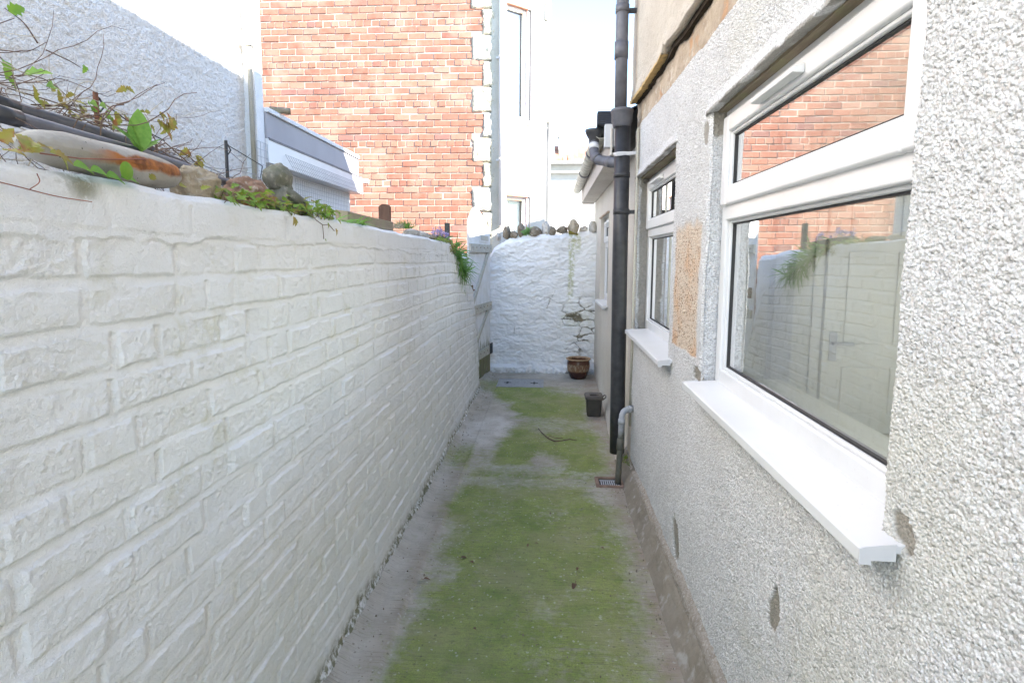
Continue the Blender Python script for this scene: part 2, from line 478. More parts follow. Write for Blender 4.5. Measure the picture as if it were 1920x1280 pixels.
# ------------------------------------------------------------------ ground & path
def plane(name, x0, x1, y0, y1, z, mat, kind='structure'):
    o = rawobj(name, [(x0, y0, z), (x1, y0, z), (x1, y1, z), (x0, y1, z)], [(0, 1, 2, 3)], mat); struct(o, kind); return o
plane('ground', -400, 400, -400, 400, -.05, M['yard'])

def build_path():
    xs = np.arange(-.86, .66, .007)
    ys = [-2.]
    while ys[-1] < 7.62:
        y = ys[-1]; ys.append(y + (.05 if y < 1.5 else .007 if y < 3.5 else .011))
    ys = np.array(ys)
    Xg, Yg = np.meshgrid(xs, ys)
    e1 = fbm(Xg * 3, Yg * 3, 3, 4); e2 = fbm(Xg * 9, Yg * 9, 9, 4)
    z = .0035 * fbm(Xg * 5, Yg * 5, 4, 4) + .0012 * fbm(Xg * 14, Yg * 140, 5, 3) + .0008 * fbm(Xg * 90, Yg * 90, 6, 2)
    # screeded strip along the painted wall, its step down to the slab
    edge = -.605 + .015 * e1 + .012 * np.sin(Yg * 2.1)
    strip = ss(.012, -.012, Xg - edge) * ss(4.25, 3.95, Yg)
    z = z * (1 - .7 * strip) + .012 * strip + .03 * ss(-.72, -.80, Xg)
    # slab joints
    for yj, amp in ((3.865, .010), (4.62, .004)):
        z -= amp * np.exp(-((Yg - yj - .004 * e1 - .02 * (Xg + .1) * .6) / .008) ** 2) * ss(-.62, -.56, Xg)
    z += .006 * ss(3.86, 3.9, Yg) * (Xg > -.61)
    # fall-off of moss, bare ground at the edges
    moss = ss(-.68, -.50, Xg + .05 * e1 + .02 * e2) * ss(.55, .27, Xg + .10 * e1 + .05 * e2)
    near = np.maximum(ss(3.84, 3.60, Yg + .06 * e1), .45 * ss(4.1, 3.85, Yg + .3 * e1))
    e3 = fbm(Xg * 1.7 + 4, Yg * 1.1, 23, 4)
    far = ss(4.0, 4.35, Yg + .35 * e1 + .3 * ss(-.1, .3, Xg)) * ss(6.9, 6.4, Yg + .35 * e1 + Xg * .3)
    open_ = ss(-.46, -.22, Xg + .16 * e1 - .05 * (5 - Yg))
    far = far * np.maximum(open_, ss(5.7, 6.1, Yg + .2 * e1)) * (1 - .5 * ss(.32, .16, np.hypot((Xg - .12) * .55, Yg - 5.12) + .12 * e1)) * (1 - .4 * ss(.3, .14, np.hypot((Xg - .22) * .6, Yg - 6.35) + .1 * e1))
    band = .35 * ss(3.8, 3.9, Yg) * ss(4.6, 4.3, Yg) * ss(-.3, .1, e1)
    moss = moss * (near * (1.08 + .45 * e1 + .35 * e3) + far * (1.3 + .45 * e1) + band)
    corner = ss(-.55, -.62, Xg) * ss(.35, .0, np.hypot(Xg + .62, (Yg - 4.25) * .7)) * .8 + ss(.5, .1, np.hypot(Xg + .62, Yg - 6.7)) * .7
    moss = np.clip(moss + corner, 0, 1.2)
    moss *= 1 - .75 * ss(.22, .10, np.hypot((Xg - .42), (Yg - 3.62) * .8))     # bare round the gully
    moss *= 1 - .6 * ss(.10, .04, np.hypot(Xg + .50, (Yg - 2.62) * .6))
    pale = ss(.42, .16, np.hypot((Xg + .56) * 1.25, (Yg - 4.95) * .62) + .12 * e1) + .7 * ss(.26, .1, np.hypot(Xg - .16, (Yg - 3.99) * 2.4)) \
        + .5 * strip * ss(-.66, -.74, Xg + .06 * e1) + .5 * ss(.35, .12, np.hypot(Xg - .0, (Yg - 7.35)))
    brown = ss(.36, .5, Xg + .1 * e1) + ss(.3, .05, np.hypot(Xg + .28, (Yg - 5.0) * .6)) * .7 + .6 * strip * ss(-.74, -.64, Xg + .06 * e1) + .35 * ss(.25, .0, abs(Yg - 4.2))
    z += .05 * ss(.545, .60, Xg) * (Yg < 4.3) + .0012 * fbm(Xg * 8, Yg * 55, 25, 3) * ss(.0, .4, fbm(Xg * 2, Yg * 5, 26, 3))
    z += .0035 * np.clip(moss, 0, 1) * (vn(Xg * 75, Yg * 75, 27) * .6 + vn(Xg * 30, Yg * 30, 28)) * ss(-.2, .3, fbm(Xg * 9, Yg * 9, 29, 3))
    grid('path', Xg, Yg, z, M['path'], attr=np.clip(np.stack([moss, pale, brown], -1), 0, 1.3)).__setitem__('kind', 'structure')
build_path()

def build_soil():
    Xg, Yg = np.meshgrid(np.linspace(-2.3, -1.0, 60), np.linspace(-2, 6.35, 200))
    z = 1.60 + .04 * fbm(Xg * 4, Yg * 4, 2, 4) - .12 * ss(4.4, 6.0, Yg)
    struct(grid('soil', Xg, Yg, z, M['soil']))
build_soil()

# ------------------------------------------------------------------ painted brick garden wall (left)
ZT = np.array([(-3, 1.687), (1.2, 1.684), (2.5, 1.681), (3.6, 1.672), (4.4, 1.662), (4.52, 1.652), (4.64, 1.6), (4.9, 1.545), (5.15, 1.46), (5.57, 1.35), (5.88, 1.2), (6.05, .87), (6.27, .54), (6.42, .04)])
def ztop(y): return np.interp(y, ZT[:, 0], ZT[:, 1]) + .006 * fbm(y * 6, y * 0 + 3, 8, 4)
def build_left_wall():
    t = thing('garden_wall', 'long white painted brick wall along the left of the path, eroded at its far end', 'wall', (-.9, 2.4, 0))
    ys = [-2.]
    while ys[-1] < 6.42:
        y = ys[-1]; ys.append(min(6.42, y + (.05 if y < .55 else .0032 if y < 1.3 else .0048 if y < 2.4 else .007 if y < 4.4 else .011)))
    ys = np.array(ys)
    rows = np.linspace(0, 1, 560)
    Yg, Tg = np.meshgrid(ys, rows)
    zt = ztop(Yg); Zg = Tg * zt
    wz = Zg + .11 * ss(4.5, 6.0, Yg) * (Zg / 1.5) + .004 * fbm(Yg * 1.3, Zg * 1.3, 21, 2) * 2
    wy = Yg
    ez = .0042 * fbm(wy * 26, wz * 26, 31, 4); ey = .0045 * fbm(wy * 26, wz * 26, 41, 4)
    H = .0842
    kz = (wz + ez - .9885) / H; k = np.floor(kz).astype(int); vz = (kz - k) * H          # height above the bed line
    joint_h = .0125 + .006 * vn(wy * 1.7, wz * 12.0, 51)
    # perpends: each course has its own run of stretchers and headers
    prof = np.zeros_like(Yg); dj = np.zeros_like(Yg); bid = np.zeros_like(Yg); jd = np.zeros_like(Yg); dl = np.zeros_like(Yg); brw = np.ones_like(Yg)
    for c in range(k.min(), k.max() + 1):
        m = k == c
        if not m.any(): continue
        rr = np.random.default_rng(900 + c)
        J = [-2.4 - rr.random() * .3]
        while J[-1] < 7:
            J.append(J[-1] + (.117 if rr.random() < .33 else .232 + rr.normal() * .006) + rr.normal() * .003)
        J = np.array(J); dep = rr.random(len(J)) ; wid = .005 + .006 * rr.random(len(J)); off = rr.normal(size=len(J)) * .0016; tl = rr.normal(size=len(J)) * .012
        p = (wy + ey)[m]; i = np.clip(np.searchsorted(J, p) - 1, 0, len(J) - 2)
        a = p - J[i]; b = J[i + 1] - p
        dj[m] = np.minimum(a - wid[i], b - wid[i + 1]); jd[m] = np.where(a < b, dep[i], dep[i + 1])
        bid[m] = off[i] + tl[i] * (a / np.maximum(.1, J[i + 1] - J[i]) - .5) * .18; brw[m] = _h(i.astype(float), np.full(i.shape, float(c)), 71)
    inz = np.minimum(vz - joint_h, H - vz + .001)                      # distance inside the brick vertically
    bedmask = vz < joint_h
    face = .0024 * fbm(wy * 7, wz * 9, 61, 4) + .0017 * fbm(wy * 38, wz * 38, 62, 4) + bid
    rg = fbm(wy * 12, wz * 16, 63, 5)
    face += .0011 * ss(.02, .06, rg) + .0009 * ss(-.22, -.19, rg) - .0016 * ss(.30, .36, fbm(wy * 10, wz * 14, 64, 4)) * (brw > .5)
    # crusted, flaky faces on some bricks
    crust = np.abs(fbm(wy * 55, wz * 55, 65, 4)); face += .0024 * ss(.14, .0, crust) * (.35 + .65 * ss(.4, .65, brw)) * ss(-.15, .2, fbm(wy * 5, wz * 5, 66, 3)) + .0018 * fbm(wy * 110, wz * 120, 68, 3) * ss(-.2, .3, fbm(wy * 6, wz * 7, 69, 3))
    pj = ss(-.0015, .006, dj)                                                     # 0 in the perpend, 1 on the brick
    depth_p = .0027 + .0050 * jd ** 1.3
    face = face - (1 - pj) * depth_p + .0006 * np.exp(-((dj - .004) / .004) ** 2)
    edge = ss(0, .006, np.minimum(vz - joint_h, .02)); edge_t = ss(0.0005, .004, H - vz)
    tt = np.clip(vz / joint_h, 0, 1)
    bed = -.0015 - .0028 * tt ** 1.2 + .0012 * fbm(wy * 20, wz * 20, 67, 3)           # weathered joint: its slope catches the sky
    h = np.where(bedmask, bed, bed * (1 - edge) + face * edge)
    h = np.where(bedmask, h + 0 * h, h * edge_t + (-.0015) * (1 - edge_t))
    # the rendered top band
    capl = zt - .100 + .016 * fbm(wy * 5, wy * 0, 71, 3) + .006 * fbm(wy * 22, wz * 22, 72, 3)
    cap = ss(-.002, .003, Zg - capl) * (Yg < 4.75)
    h = h * (1 - cap * .68) + cap * (.0022 + .0018 * fbm(wy * 14, wz * 14, 73, 4) + .0014 * ss(.03, .07, fbm(wy * 9, wz * 13, 74, 4)))
    h += .009 * fbm(wy * .9, wz * .9, 74, 3) * ss(.3, .9, Yg) + .003 * fbm(wy * 3, wz * 3, 75, 3)
    # footing
    h += .016 * ss(.075, .03, Zg + .02 * fbm(wy * 9, wz * 3, 76, 3)) * (.5 + fbm(wy * 7, wz * 20, 77, 3))
    # arris at the top and the end
    h -= .010 * ss(.014, 0, zt - Zg)
    Xg = -.792 + h
    dirt = np.clip(np.where(bedmask, ss(.45, 1, tt) * .55, 0) + ss(.0035, 0, H - vz) * .5, 0, 1) * ss(.35, .65, vn(wy * 2.3, wz * 6, 81)) + (1 - pj) * .35 * (jd > .6)
    dirt = .5 * np.clip(dirt, 0, 1) * (1 - cap)
    foot = ss(.125, .05, Zg + .05 * fbm(wy * 4, wz * 2, 78, 4)) * ss(.012, .04, Zg + .01 * fbm(wy * 9, wz * 2, 79, 3)) + .85 * ss(.05, .0, np.hypot((Yg - .925) * .8, Zg - 1.665) + .02 * rg)
    foot += .5 * ss(4.5, 5.2, Yg) * ss(.05, .0, zt - Zg)
    A = np.stack([dirt, foot, 0 * dirt], -1)
    # top and back of the wall as further rows
    for xo, dz in ((-.81, .001), (-.86, .003), (-1.0, -.002), (-1.03, -.03), (-1.03, -.5)):
        Xg = np.vstack([Xg, np.full((1, len(ys)), xo) + .004 * fbm(ys * 9, ys * 0, 5, 3)[None]])
        Yg = np.vstack([Yg, ys[None]]); Zg = np.vstack([Zg, (np.maximum(ztop(ys) + dz, 0) + .003 * fbm(ys * 12, ys * 0 + xo, 6, 3))[None]])
        A = np.vstack([A, np.zeros((1, len(ys), 3))])
    grid('brick_face', Xg, Yg, Zg, M['wb'], t, attr=A, flip=True)
    # the lower return behind the eroded end
    ys = np.linspace(4.55, 6.44, 150); Yg, Tg = np.meshgrid(ys, np.linspace(0, 1, 130))
    zt = 1.62 - .05 * ss(5.6, 6.4, ys)[None] + .02 * fbm(Yg * 6, Yg * 0, 12, 3); Zg = Tg * zt
    Xg = -.925 + .018 * fbm(Yg * 5, Zg * 6, 13, 4) - .03 * ss(.05, 0, zt - Zg)
    for xo in (-1.0, -1.15):
        Xg = np.vstack([Xg, np.full((1, 150), xo)]); Yg = np.vstack([Yg, ys[None]]); Zg = np.vstack([Zg, zt[:1] + .01])
    grid('wall_return', Xg, Yg, Zg, M['wb'], t, attr=np.zeros(Xg.shape + (3,)), flip=True)
build_left_wall()

# ------------------------------------------------------------------ limewashed rubble end wall
def build_end_wall():
    t = thing('rubble_wall', 'limewashed rubble stone wall closing the end of the path, topped with rough stones', 'wall', (-.1, 7.6, 0))
    xs = np.linspace(-1.02, .66, 230); rows = np.linspace(0, 1, 250)
    Xg, Tg = np.meshgrid(xs, rows)
    zt = np.interp(Xg, [-1.1, -.80, -.74, -.64, -.5, -.43, -.2, .2, .45, .66], [1.5, 1.58, 1.66, 1.74, 1.79, 1.81, 1.845, 1.86, 1.885, 1.91]) + .018 * fbm(Xg * 14, Xg * 0, 3, 3)
    Zg = Tg * zt
    wx = Xg + .03 * fbm(Xg * 6, Zg * 6, 1, 3); wz = Zg + .03 * fbm(Xg * 6, Zg * 6, 2, 3)
    f1, f2, cid = worley(wx * 4.6, wz * 9.5, 5, .85); e = f2 - f1
    f1b, f2b, cidb = worley(wx * 9, wz * 17, 15, .9)
    h = .0025 * ss(0, .4, e) * (1 + 1.0 * ss(.62, .25, np.hypot((Xg - .36) * 1.35, (Zg - .58) * .85))) + .009 * cid + .003 * ss(0, .3, f2b - f1b) + .018 * fbm(Xg * 5, Zg * 10, 7, 5, .55) + .009 * fbm(Xg * 22, Zg * 34, 8, 4)
    reg = ss(.52, .2, np.hypot((Xg - .37) * 1.7, (Zg - .66) * 1.0) + .1 * fbm(Xg * 5, Zg * 5, 9, 3))
    wv = .02 + .15 * ss(.0, .45, fbm(Xg * 6 + 2, Zg * 8, 88, 3) + .25 * reg) ; crack = ss(1.25, .75, (e + .0) / np.maximum(wv, .02) + 6 * .05 * fbm(Xg * 30, Zg * 30, 11, 3)) * reg * ss(-.05, .25, fbm(Xg * 7, Zg * 7, 12, 3) + .22 * reg)
    crack += ss(.07, .02, e + .03 * fbm(Xg * 30, Zg * 30, 14, 3)) * ss(.5, .1, abs(Zg - .75)) * ss(.25, .45, fbm(Xg * 4, Zg * 4, 19, 3) + .3 * ss(-.2, .2, Xg)) * .8
    blot = ss(.075, .04, np.hypot((Xg - .36) * .62, Zg - .76) + .05 * fbm(Xg * 14, Zg * 14, 6, 3))
    crack = np.clip(crack + blot, 0, 1)
    h -= .016 * crack
    foot = ss(.125, .075, Zg + .02 * fbm(Xg * 12, Zg * 4, 13, 3)); h += .05 * foot * (.7 + .9 * fbm(Xg * 10, Zg * 9, 16, 3))
    h -= .05 * ss(.06, 0, zt - Zg)
    Yg = 7.505 - h
    streak = ss(.055, .02, abs(Xg - .275 - .02 * fbm(Zg * 5, Zg * 0, 3, 3))) * ss(.85, 1.2, Zg) + .8 * ss(.05, .02, abs(Xg - .37)) * ss(1.55, 1.68, Zg) * ss(1.9, 1.75, Zg) + .8 * ss(.1, .03, np.hypot(Xg - .32, Zg - 1.80))
    streak = .7 * np.clip(streak + .45 * reg * ss(.25, .0, abs(Zg - .75)), 0, 1)
    low = ss(.06, .0, Zg) * .9 + .35 * ss(.3, .1, np.hypot(Xg - .5, Zg - .2))
    A = np.stack([crack, streak, low], -1)
    for yo in (7.56, 7.8, 7.82):
        Xg = np.vstack([Xg, xs[None]]); Yg = np.vstack([Yg, np.full((1, 230), yo)])
        Zg = np.vstack([Zg, (zt[0] + (.0 if yo < 7.82 else -1.4))[None]]); A = np.vstack([A, np.zeros((1, 230, 3))])
    grid('stone_face', Xg, Yg, Zg, M['stonew'], t, attr=A)
    return t
endwall = build_end_wall()

def rock(name, c, size, mat, parent=None, seed=0, rot=0, n=26, rough=.22, flat=0, bumpf=2.2):
    """an irregular stone: a ball pushed about by 3-D-ish noise"""
    u, v = np.meshgrid(np.linspace(0, 2 * PI, n * 2 + 1), np.linspace(0, PI, n + 1))
    dx = np.sin(v) * np.cos(u); dy = np.sin(v) * np.sin(u); dz = np.cos(v)
    nz = sum(fbm(a * bumpf + seed * 3.1, b * bumpf + seed * 1.7, seed + i * 7, 4) for i, (a, b) in enumerate(((dx, dy), (dy, dz), (dz, dx)))) / 3
    r = 1 + rough * 2 * nz
    # facet it a little
    rr = np.random.default_rng(seed)
    for _ in range(6):
        d = rr.normal(size=3); d /= np.linalg.norm(d)
        k = .74 + .16 * rr.random(); p = r * (dx * d[0] + dy * d[1] + dz * d[2])
        r = np.where(p > k, r * (k + .25 * (p - k)) / np.maximum(p, 1e-6), r)
    x = r * dx * size[0]; y = r * dy * size[1]; z = r * dz * size[2]
    ca, sa = math.cos(rot), math.sin(rot)
    return grid(name, c[0] + x * ca - y * sa, c[1] + x * sa + y * ca, c[2] + z, mat, parent)

for i, (x, z, sx, sz, mt, rt) in enumerate(((-.685, 1.80, .035, .045, 'rock3', 0), (-.575, 1.85, .05, .075, 'rock4', .2), (-.49, 1.83, .05, .04, 'rock4', .5), (-.38, 1.875, .045, .085, 'rock4', -.2),
                                           (-.20, 1.87, .085, .055, 'rock4', .1), (-.055, 1.89, .05, .10, 'rock3', .3), (.02, 1.87, .05, .055, 'rock4', .3), (.17, 1.89, .065, .045, 'rock4', .1), (.31, 1.93, .062, .075, 'rock1', .4), (.45, 1.90, .05, .04, 'rock3', .2), (.56, 1.92, .05, .07, 'rock3', 0))):
    rock('coping_stone', (x, 7.60 + .02 * math.sin(i * 3), z + .015), (sx * 1.1, .10, sz * 1.25), M[mt], endwall, 40 + i, rt, 18, .26)

# ------------------------------------------------------------------ house on the right
HX = .60
WIN = [(1.012, 2.24, 1.062, 2.098), (2.842, 4.05, 1.05, 2.10)]       # y0,y1,z0,z1 of the two openings
house = thing('rendered_house', 'tall pebbledashed house with two white windows filling the right side', 'house', (2.5, 1.8, 0))

def build_house():
    ys = [-2.1]
    while ys[-1] < 4.2:
        y = ys[-1]; ys.append(min(4.2, y + (.05 if y < .45 else (.0023 if y < .62 else .0018) if y < 1.12 else .0032 if y < 2.0 else .0065)))
    ys = np.array(ys)
    zs = np.arange(.125, 2.455, .0023)
    for a in (WIN[0][0], WIN[0][1], WIN[1][0], WIN[1][1]): ys[np.argmin(abs(ys - a))] = a
    for a in (1.062, 2.098): zs[np.argmin(abs(zs - a))] = a
    Yg, Zg = np.meshgrid(ys, zs)
    Zo = Zg.copy()
    # ragged bottom and top edges
    lo = .150 + .012 * ss(2.9, 1.9, Yg) - .045 * ss(3.2, 3.7, Yg) + .008 * fbm(Yg * 14, Yg * 0, 3, 4)
    hi = 2.375 + .075 * ss(1.9, 4.2, Yg) + .01 * fbm(Yg * 8, Yg * 0, 4, 4)
    Zg = np.where(Zg < .3, lo + (Zg - .125) / (.3 - .125) * (.3 - lo), Zg)
    Zg = np.where(Zg > 2.2, 2.2 + (Zg - 2.2) / .255 * (hi - 2.2), Zg)
    f1, f2, c1 = worley(Yg * 185, Zg * 185, 3, .95)
    g1, g2, c2 = worley(Yg * 300 + 3, Zg * 300, 7, .95)
    h = np.maximum(.0056 * np.sqrt(np.clip(1 - (f1 / .72) ** 2, 0, 1)) * (.2 + .8 * c1), .0038 * np.sqrt(np.clip(1 - (g1 / .7) ** 2, 0, 1)) * c2) + .0012 * fbm(Yg * 60, Zg * 60, 5, 3)
    h += .006 * fbm(Yg * 2.2, Zg * 2.2, 6, 3) + .004 * fbm(Yg * 8, Zg * 8, 16, 3)
    # knocked-off patches
    def spot(y, z, ry, rz, s, sh=0.): return ss(1.12, .92, np.hypot((Yg - y - sh * (Zg - z)) / ry, (Zg - z) / rz) + .38 * fbm(Yg * 40, Zg * 22, s, 4))
    b = np.maximum(spot(1.43, .635, .034, .066, 1, -.25), spot(2.53, .262, .055, .085, 2, .25))
    b = np.maximum(b, spot(2.285, 1.085, .05, .03, 3)); b = np.maximum(b, spot(.945, 1.095, .026, .034, 4, .4))
    b = np.maximum(b, .9 * spot(2.31, 2.03, .035, .05, 5))
    h = h * (1 - b) + b * (-.004 + .0012 * fbm(Yg * 50, Zg * 50, 8, 3))
    # bare patch between the windows stands a little behind the painted coat
    e = .01 * fbm(Yg * 18, Zg * 18, 9, 3)
    g = ss(2.29, 2.34, Yg + e) * ss(2.765, 2.75, Yg + e) * ss(1.14, 1.15, Zg + e) * ss(1.72, 1.67, Zg + 3 * e)
    h -= .003 * g
    r = ss(3.985, 4.0, Yg + .006 * fbm(Zg * 9, Zg * 0, 10, 3))
    h -= .004 * r
    h *= 1 - .5 * r
    # soften the arrises of the openings
    for y0, y1, z0, z1 in WIN:
        d = np.maximum(np.maximum(y0 - Yg, Yg - y1), np.maximum(z0 - Zg, Zg - z1))
        h -= .010 * ss(.014, -.002, d)
    Xg = HX - h + .001
    keep = np.ones((len(zs) - 1, len(ys) - 1), bool)
    yc = (ys[1:] + ys[:-1]) / 2; zc = (Zo[1:, 0] + Zo[:-1, 0]) / 2
    for y0, y1, z0, z1 in WIN:
        keep[np.ix_((zc > z0) & (zc < z1), (yc > y0) & (yc < y1))] = False
    grid('pebbledash_wall', Xg, Yg, Zg, M['peb'], house, keep, np.stack([r, g * (1 - r), b], -1))
    # reveals
    for wi, (y0, y1, z0, z1) in enumerate(WIN):
        for ya, sg in ((y0, 1), (y1, -1)):
            Xr, Zr = np.meshgrid(np.linspace(HX + .004, HX + .085, 26), np.arange(z0 - .01, z1 + .012, .0045))
            f1, f2, c1 = worley(Xr * 105, Zr * 105, 13, .95)
            hh = (.0055 * ss(.75, .1, f1) * c1 + .003 * fbm(Xr * 50, Zr * 50, 3, 3) - .008 * ss(.014, 0, Xr - HX)) * ss(.062, .045, Xr - HX) 
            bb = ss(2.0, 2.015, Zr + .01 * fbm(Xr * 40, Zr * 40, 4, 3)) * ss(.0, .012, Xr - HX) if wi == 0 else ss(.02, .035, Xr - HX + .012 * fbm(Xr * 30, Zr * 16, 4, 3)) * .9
            grid('reveal', Xr, ya + sg * (hh - .004), Zr, M['peb'], house, None, np.stack([0 * bb, 0 * bb, bb], -1))
        # lintel bell-cast with dark timber behind
        Yr, Tr = np.meshgrid(np.linspace(y0 - .07, y1 + .09, 260), np.linspace(0, 1, 14))
        zb = z1 - .004 + .006 * fbm(Yr * 6, Yr * 0, 14 + wi, 3)
        nse = .003 * fbm(Yr * 60, Tr * 6, 15, 3)
        prof_x = np.interp(Tr, [0, .35, .5, .62, 1.], [0., -.008, -.011, -.008, .03]); prof_z = np.interp(Tr, [0, .35, .5, .62, 1.], [.05, .014, .004, -.002, .006])
        fade = ss(y0 - .07, y0 - .03, Yr) * ss(y1 + .09, y1 + .02, Yr)
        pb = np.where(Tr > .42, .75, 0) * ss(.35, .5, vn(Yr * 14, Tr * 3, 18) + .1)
        grid('bell_cast', HX + .0 + (prof_x + nse - .004) * fade + .004 * (1 - fade) , Yr, zb + prof_z, M['peb'], house, None, np.stack([0 * pb, 0 * pb, pb], -1))
        MB().box(HX + .026, HX + .12, y0 - .004, y1 + .004, z1 - .006, z1 + .05).build('lintel', M['oldwood'], house)
    # bare strip below the upper coat
    Yg, Zg = np.meshgrid(np.arange(-2.1, 4.2, .02), np.linspace(2.32, 2.72, 60))
    Xg = .612 - .012 * fbm(Yg * 7, Zg * 12, 33, 5) - .004 * fbm(Yg * 40, Zg * 40, 34, 3)
    grid('bare_strip', Xg, Yg, Zg, M['bare'], house)
    # upper coat with broken bottom edge
    ys = np.arange(-2.1, 4.211, .012); rows = np.linspace(0, 1, 190)
    Yg, Tg = np.meshgrid(ys, rows)
    zb = np.interp(Yg, [-3, 2.2, 2.75, 2.95, 3.05, 3.5, 3.9, 4.1, 4.21], [2.55, 2.553, 2.572, 2.60, 2.585, 2.60, 2.625, 2.64, 2.655]) + .010 * fbm(Yg * 9, Yg * 0, 35, 4) + .03 * np.exp(-((Yg - 3.02) / .03) ** 2)
    Zg = zb + Tg ** 1.6 * (4.45 - zb)
    Xg = .568 - .004 * fbm(Yg * 50, Zg * 50, 36, 3) - .004 * fbm(Yg * 3, Zg * 3, 37, 3) - .012 * ss(.10, 0, Zg - zb)
    for xo, dz in ((.57, -.006), (.60, .002), (.625, .01)):
        Xg = np.vstack([np.full((1, len(ys)), xo), Xg]); Yg = np.vstack([ys[None], Yg]); Zg = np.vstack([(zb[0] + dz)[None], Zg])
    # corner return
    grid('upper_render', Xg, Yg, Zg, M['beige'], house)
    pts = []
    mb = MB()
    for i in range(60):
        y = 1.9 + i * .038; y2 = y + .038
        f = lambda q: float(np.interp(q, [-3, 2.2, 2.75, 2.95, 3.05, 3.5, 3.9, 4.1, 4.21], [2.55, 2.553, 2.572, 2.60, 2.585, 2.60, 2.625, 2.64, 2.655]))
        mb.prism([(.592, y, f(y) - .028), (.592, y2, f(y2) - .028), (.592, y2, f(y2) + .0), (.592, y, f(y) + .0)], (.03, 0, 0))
    mb.build('shade_strip', M['dark'], house)  # solid dark strip painted to stand in for shade below the upper coat
    mb = MB(); rr = np.random.default_rng(3); prev = None
    for i in range(34):
        y = 3.06 + i * .0345
        z = f(y) - .006 + .006 * rr.normal() * .5; w = .006 + .010 * i / 34 + .004 * rr.random()
        cur = [(.553, y, z + .004), (.598, y, z + .004), (.600, y, z - w * .6), (.552, y, z - w)]
        if prev: mb.add(prev + cur, [(0, 1, 5, 4), (1, 2, 6, 5), (2, 3, 7, 6), (3, 0, 4, 7)])
        prev = cur
    mb.build('render_stop', M['ochre'], house)
    # plinth fillet and gravel edge
    ys = np.arange(-2.1, 4.24, .014); Yg, Tg = np.meshgrid(ys, np.linspace(0, 1, 26))
    hgt = .135 - .02 * ss(3.0, 3.9, Yg); wob = .008 * fbm(Yg * 3, Tg, 45, 3)
    Xg = np.interp(Tg, [0, .3, .72, .8, 1], [.505, .535, .568, .578, .60]) + wob + .003 * fbm(Yg * 30, Tg * 12, 46, 3)
    Zg = np.interp(Tg, [0, .3, .72, .8, 1], [-.02, .035, 1.0, 1.06, 1.10]) * np.where(Tg > .3, hgt, .1) / np.where(Tg > .3, 1, .1)
    Zg = np.where(Tg < .3, -.01 + Tg / .3 * .045, .035 + (np.clip(Tg, .3, 1) - .3) / .7 * (hgt - .03))
    grid('plinth', Xg, Yg, Zg, M['fillet'], house)
    Yg, Tg = np.meshgrid(ys, np.linspace(0, 1, 14))
    hgt = .108 - .02 * ss(3.0, 3.9, Yg)
    grid('gravel_edge', .576 + .034 * ss(.5, 1, Tg) + .006 * fbm(Yg * 60, Tg * 5, 47, 3), Yg, hgt + Tg * .108 * (1 - .35 * ss(2.8, 3.8, Yg)) * (1 + .25 * fbm(Yg * 6, Yg * 0, 48, 3)) - .03, M['gravel'], house)
    # shell: ends, back, roof, floors
    mb = MB()
    mb.box(.63, 5.2, 4.10, 4.195, 2.05, 4.45); mb.box(.72, 3.6, 4.12, 4.195, -.05, 2.04)
    mb.box(5.1, 5.2, -2.1, 4.09, 2.62, 4.45); mb.box(.63, 5.09, -2.1, -2.01, 2.62, 4.45); mb.box(.63, 3.6, -2.1, -2.01, -.05, 2.619)
    mb.box(.63, 5.09, -2.005, 4.09, 2.62, 2.7)  # slab runs on as an unseen rear overhang, added to limit sun indoors
    mb.build('shell', M['cream'], house)
    MB().prism([(.42, -2.2, 4.38), (2.9, -2.2, 4.72), (5.4, -2.2, 4.38), (5.4, -2.2, 4.32), (.42, -2.2, 4.32)], (0, 6.41, 0)).build('roof', M['slate'], house)
    # rooms behind the glass
    y0, y1, x0, x1, z0, z1 = -.33, 3.98, .745, 3.5, .35, 2.42
    V = [(x0, y0, z0), (x1, y0, z0), (x1, y1, z0), (x0, y1, z0), (x0, y0, z1), (x1, y0, z1), (x1, y1, z1), (x0, y1, z1)]
    mb = MB(); mb.add(V, [(1, 0, 4, 5), (3, 2, 6, 7), (7, 6, 5, 4)])
    mb.box(x1, x1 + .1, y0, y0 + .5, z0, z1); mb.box(x1, x1 + .1, 2.3, y1, z0, z1); mb.box(x1, x1 + .1, y0 + .5, 2.3, 2.34, z1)  # unseen opening in the back wall, added to let daylight brighten the room
    mb.build('room', M['inner'], house)
    MB().box(x0, x1, y0, y1, z0 - .03, z0).build('room_floor', M['carpet'], house)
    MB().box(1.50, 1.63, y1 - .10, y1 - .003, z0, z1 - .003).build('boxed_pipe', M['grey'], house, .004)
    mb = MB(); e = [y0 + .001] + [q for w in WIN for q in (w[0] - .02, w[1] + .02)] + [y1 - .001]
    for a, b in ((e[0], e[1]), (e[2], e[3]), (e[4] - .0, e[5])):
        if b > a: mb.box(.722, .745, a, b, z0, z1 - .003)
    for w in WIN:
        b = min(w[1] + .02, y1 - .002); mb.box(.722, .745, w[0] - .02, b, z0, w[2] - .02); mb.box(.722, .745, w[0] - .02, b, w[3] + .02, z1 - .003)
    mb.build('inner_wall', M['inner'], house)
    for w in WIN: MB().box(.725, .92, w[0] - .03, min(w[1] + .03, y1 - .004), w[2] - .015, w[2] + .012).build('window_board', M['innerw'], house, .004)
    # inside door facing the large window
    Y = y1
    d = MB().box(1.86, 2.66, Y - .045, Y - .004, .36, 2.34).build('inside_door', M['innerw'], house, .003)
    for xa, xb in ((1.99, 2.22), (2.31, 2.54)):
        for za, zb2 in ((.50, .82), (.98, 1.60), (1.70, 2.22)): MB().box(xa, xb, Y - .058, Y - .0455, za, zb2).build('door_panel', M['innerw'], d, .010)
